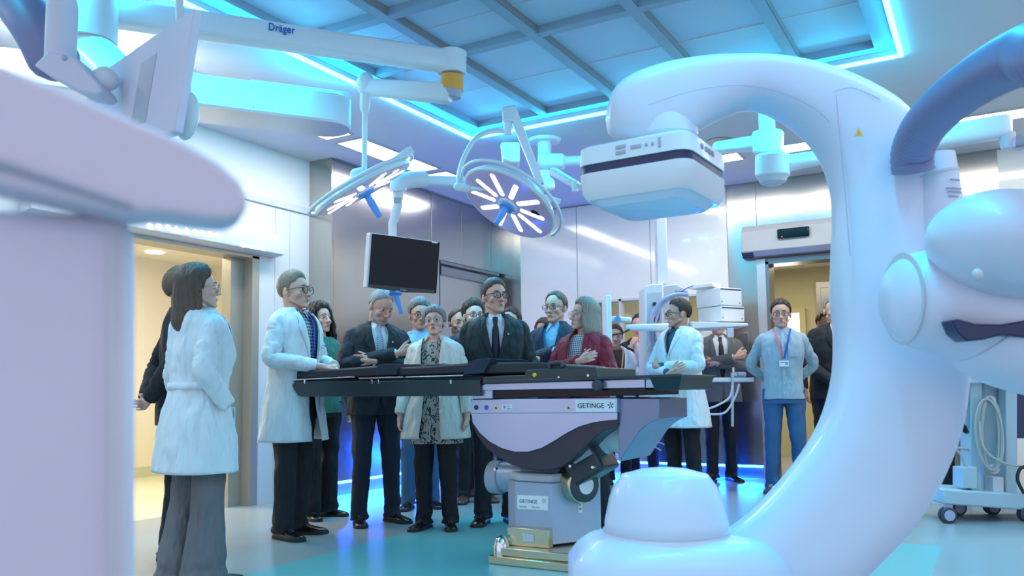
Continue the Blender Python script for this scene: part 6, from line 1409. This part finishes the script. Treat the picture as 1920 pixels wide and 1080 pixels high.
    # 9 curly brown glasses
    person((888, 561), D=7.35, H=1.76, turn=8, head=(10, 0, 0), arms=('down', 'down'), hairs=('curly', (0.07, 0.045, 0.035)), skin='c', glass=('rect', 'frame_black', 0.0022), label='man with curly brown hair and dark-framed glasses, between beard man and tall suit man', outfit=dict(suit, jacket='suit_navy', trousers='trouser_dark', shoes='shoe_brown'))
    # 10 tall man
    person((927, 521), D=6.16, H=1.79, turn=2, head=(26, 3, 2), arms=('down', 'down'), hairs=('swept', (0.075, 0.06, 0.05)), skin='a', glass=('oval', 'frame_black', 0.0026), voxel=0.0045, label='tall man in dark green-grey suit, black tie and black round glasses',
           outfit=dict(suit, jacket='suit_green', tie='tie_dark', pin=True, trousers='trouser_dark', vw=0.066), wide=1.03, gaze=0.5)
    # 11 hidden head behind him
    person((957, 566), D=7.9, H=1.75, turn=-30, head=(0, 0, 0), hairs=('short', (0.04, 0.03, 0.025)), label='dark-haired person mostly hidden behind the head of the tall suit man', outfit=dict(shirt='shirt_black', trousers='trouser_black', shoes='shoe_black', placket=False), voxel=0.007)
    # 12 balding man in navy
    person((1041, 544), D=7.0, H=1.79, turn=-22, head=(-8, -2, 0), arms=('crossR', 'crossL'), hairs=('receding', (0.17, 0.12, 0.09)), skin='a', glass=('rect', 'frame_black', 0.0022), brow='brow_brown', label='balding man in navy jacket and open blue shirt, behind the red-blazer woman', outfit=dict(suit, jacket='suit_navy', shirt='shirt_blue', cuff='shirt_blue', vw=0.070))
    # 13 sliver
    person((1019, 590), D=8.45, H=1.70, turn=-40, female=True, hairs=('bob', (0.10, 0.06, 0.04)), skin='d', label='dark-haired woman whose face just shows behind the balding navy-jacket man', outfit=dict(shirt='top_brown', trousers='trouser_black', shoes='shoe_black', placket=False, vneck=True), voxel=0.007)
    # 14 woman in red
    person((1092, 556), D=5.87, H=1.615, turn=-28, female=True, head=(-38, 3, 0), arms=('crossR', 'crossL'), hairs=('bob', (0.34, 0.31, 0.25)), skin='c', glass=('big', 'frame_thin', 0.0012), brow='brow_brown', voxel=0.0045, label='woman with ash-blonde bob in red blazer over checked top, arms folded',
           outfit=dict(jacket='blazer_red', hem=0.80, btn=0.98, gap=0.055, vw=0.062, kind='open', gap_low=0.06, lw=0.05, shirt='gingham', vneck=True, trousers='trouser_black', leg=1.05, flare=1.3, shoes='shoe_black', pin=True), bulk=1.04)
    # 15 woman in white coat
    person((1153, 606), D=8.64, H=1.645, turn=14, female=True, head=(-12, -8, 0), arms=('phone', 'phone'), hairs=('bun', (0.045, 0.03, 0.025)), skin='b', label='dark-haired woman in white coat with orange lanyard in front of the inner window',
           outfit=dict(lab, shirt='top_brown', vneck=True, trousers='trouser_black', shoes='shoe_brown', lanyard='lanyard_orange', lan_off=0.010, lan_z=1.14, hem=0.62, embroid=False))
    # 16 man hand at face
    person((1199, 588), D=9.1, H=1.785, turn=-10, head=(-8, -4, 0), arms=('under', 'chin'), hairs=('short', (0.045, 0.03, 0.025)), skin='a', label='dark-suited man with hand on his chin, half hidden by the white supply unit', outfit=dict(suit, jacket='suit_black', trousers='trouser_black', shoes='shoe_brown'))
    # 17 lab coat man folded arms
    person((1271, 560), D=7.60, H=1.78, turn=-40, head=(-36, -2, 0), arms=('crossR', 'crossRo'), hairs=('short', (0.035, 0.026, 0.022)), skin='b', glass=('rect', 'frame_black', 0.0024), voxel=0.0045, label='man in white lab coat over dark blue collar, arms folded, face in profile',
           outfit=dict(lab, btn=1.22, gap=0.0, gap_low=0.0, vw=0.06, shirt='shirt_darkblue', trousers='trouser_black', shoes='shoe_black', cuffback=0.05, cuff='shirt_darkblue', lanyard=('lanyard_red', 'lanyard_blue'), lan_off=0.008, lan_z=1.15, badge=False, embroid=False, hem=0.60, arm_dz=-0.05))
    # 18 grey jacket man behind devices
    person((1345, 580), D=8.72, H=1.78, turn=12, head=(0, 0, 0), arms=('crossR', 'crossL'), hairs=('short', (0.05, 0.04, 0.03)), label='man in grey jacket with folded arms whose head is hidden behind the stacked white devices', outfit=dict(suit, jacket='suit_grey', tie='tie_dark', trousers='trouser_dark', btn=1.0, vw=0.08), bulk=1.05)
    # 19 jeans man
    person((1463, 563), D=7.72, H=1.775, turn=4, head=(-4, -3, 0), arms=('behind', 'behind'), hairs=('short', (0.05, 0.03, 0.025)), skin='a', glass=('rect', 'frame_black', 0.0020), beard=((0.2, 0.13, 0.1), 0.25), lid=0.1, voxel=0.0045, label='man in light denim shirt and blue jeans with lanyard and badge, right doorway',
           outfit=dict(shirt='shirt_denim', trousers='jeans', shoes='shoe_grey', sole='sole', lanyard=('lanyard_red', 'lanyard_blue'), lan_off=0.012, lan_z=1.20, shirt_low=0.84), stance=(0.125, 0.0, 0.0), bulk=0.97)
    # 20 dark suit, grey hair
    person((1562, 553), D=8.05, H=1.84, turn=16, head=(0, -2, 0), arms=('frontlow', 'frontlow'), hairs=('short', (0.30, 0.29, 0.28)), label='grey-haired man in black suit standing in the right doorway, cut off by the curved arm', outfit=dict(suit, jacket='suit_black', trousers='trouser_black'), bulk=1.04)
    # 21 person behind
    person((1546, 583), D=9.6, H=1.84, turn=20, head=(20, -6, 0), arms=('phone', 'down'), hairs=('short', (0.02, 0.015, 0.012)), skin='d', label='dark-haired person in the corridor just behind the grey-haired black-suit man', outfit=dict(shirt='shirt_black', trousers='trouser_black', shoes='shoe_black', placket=False), voxel=0.007)
    # 22 person behind the cart
    person((1782, 560), D=6.9, H=1.72, turn=-10, arms=('down', 'frontlow'), hairs=('short', (0.05, 0.04, 0.03)), label='person in grey checked shirt and white trainers between the curved arm and the turquoise cart', outfit=dict(shirt='plaid_grey', trousers='trouser_black', shoes='shoe_white', sole='sticker'), voxel=0.007)

ph = P(1529, 678, 9.35)
o = MB().obox(ph, RH*0.075, FH*0.004, UZ*0.035+RH*-0.02).build('mobile_phone', 'black_gloss', None, bevel=0.004); tag(o, 'black mobile phone held beside the black-suit man in the right doorway', 'phone')
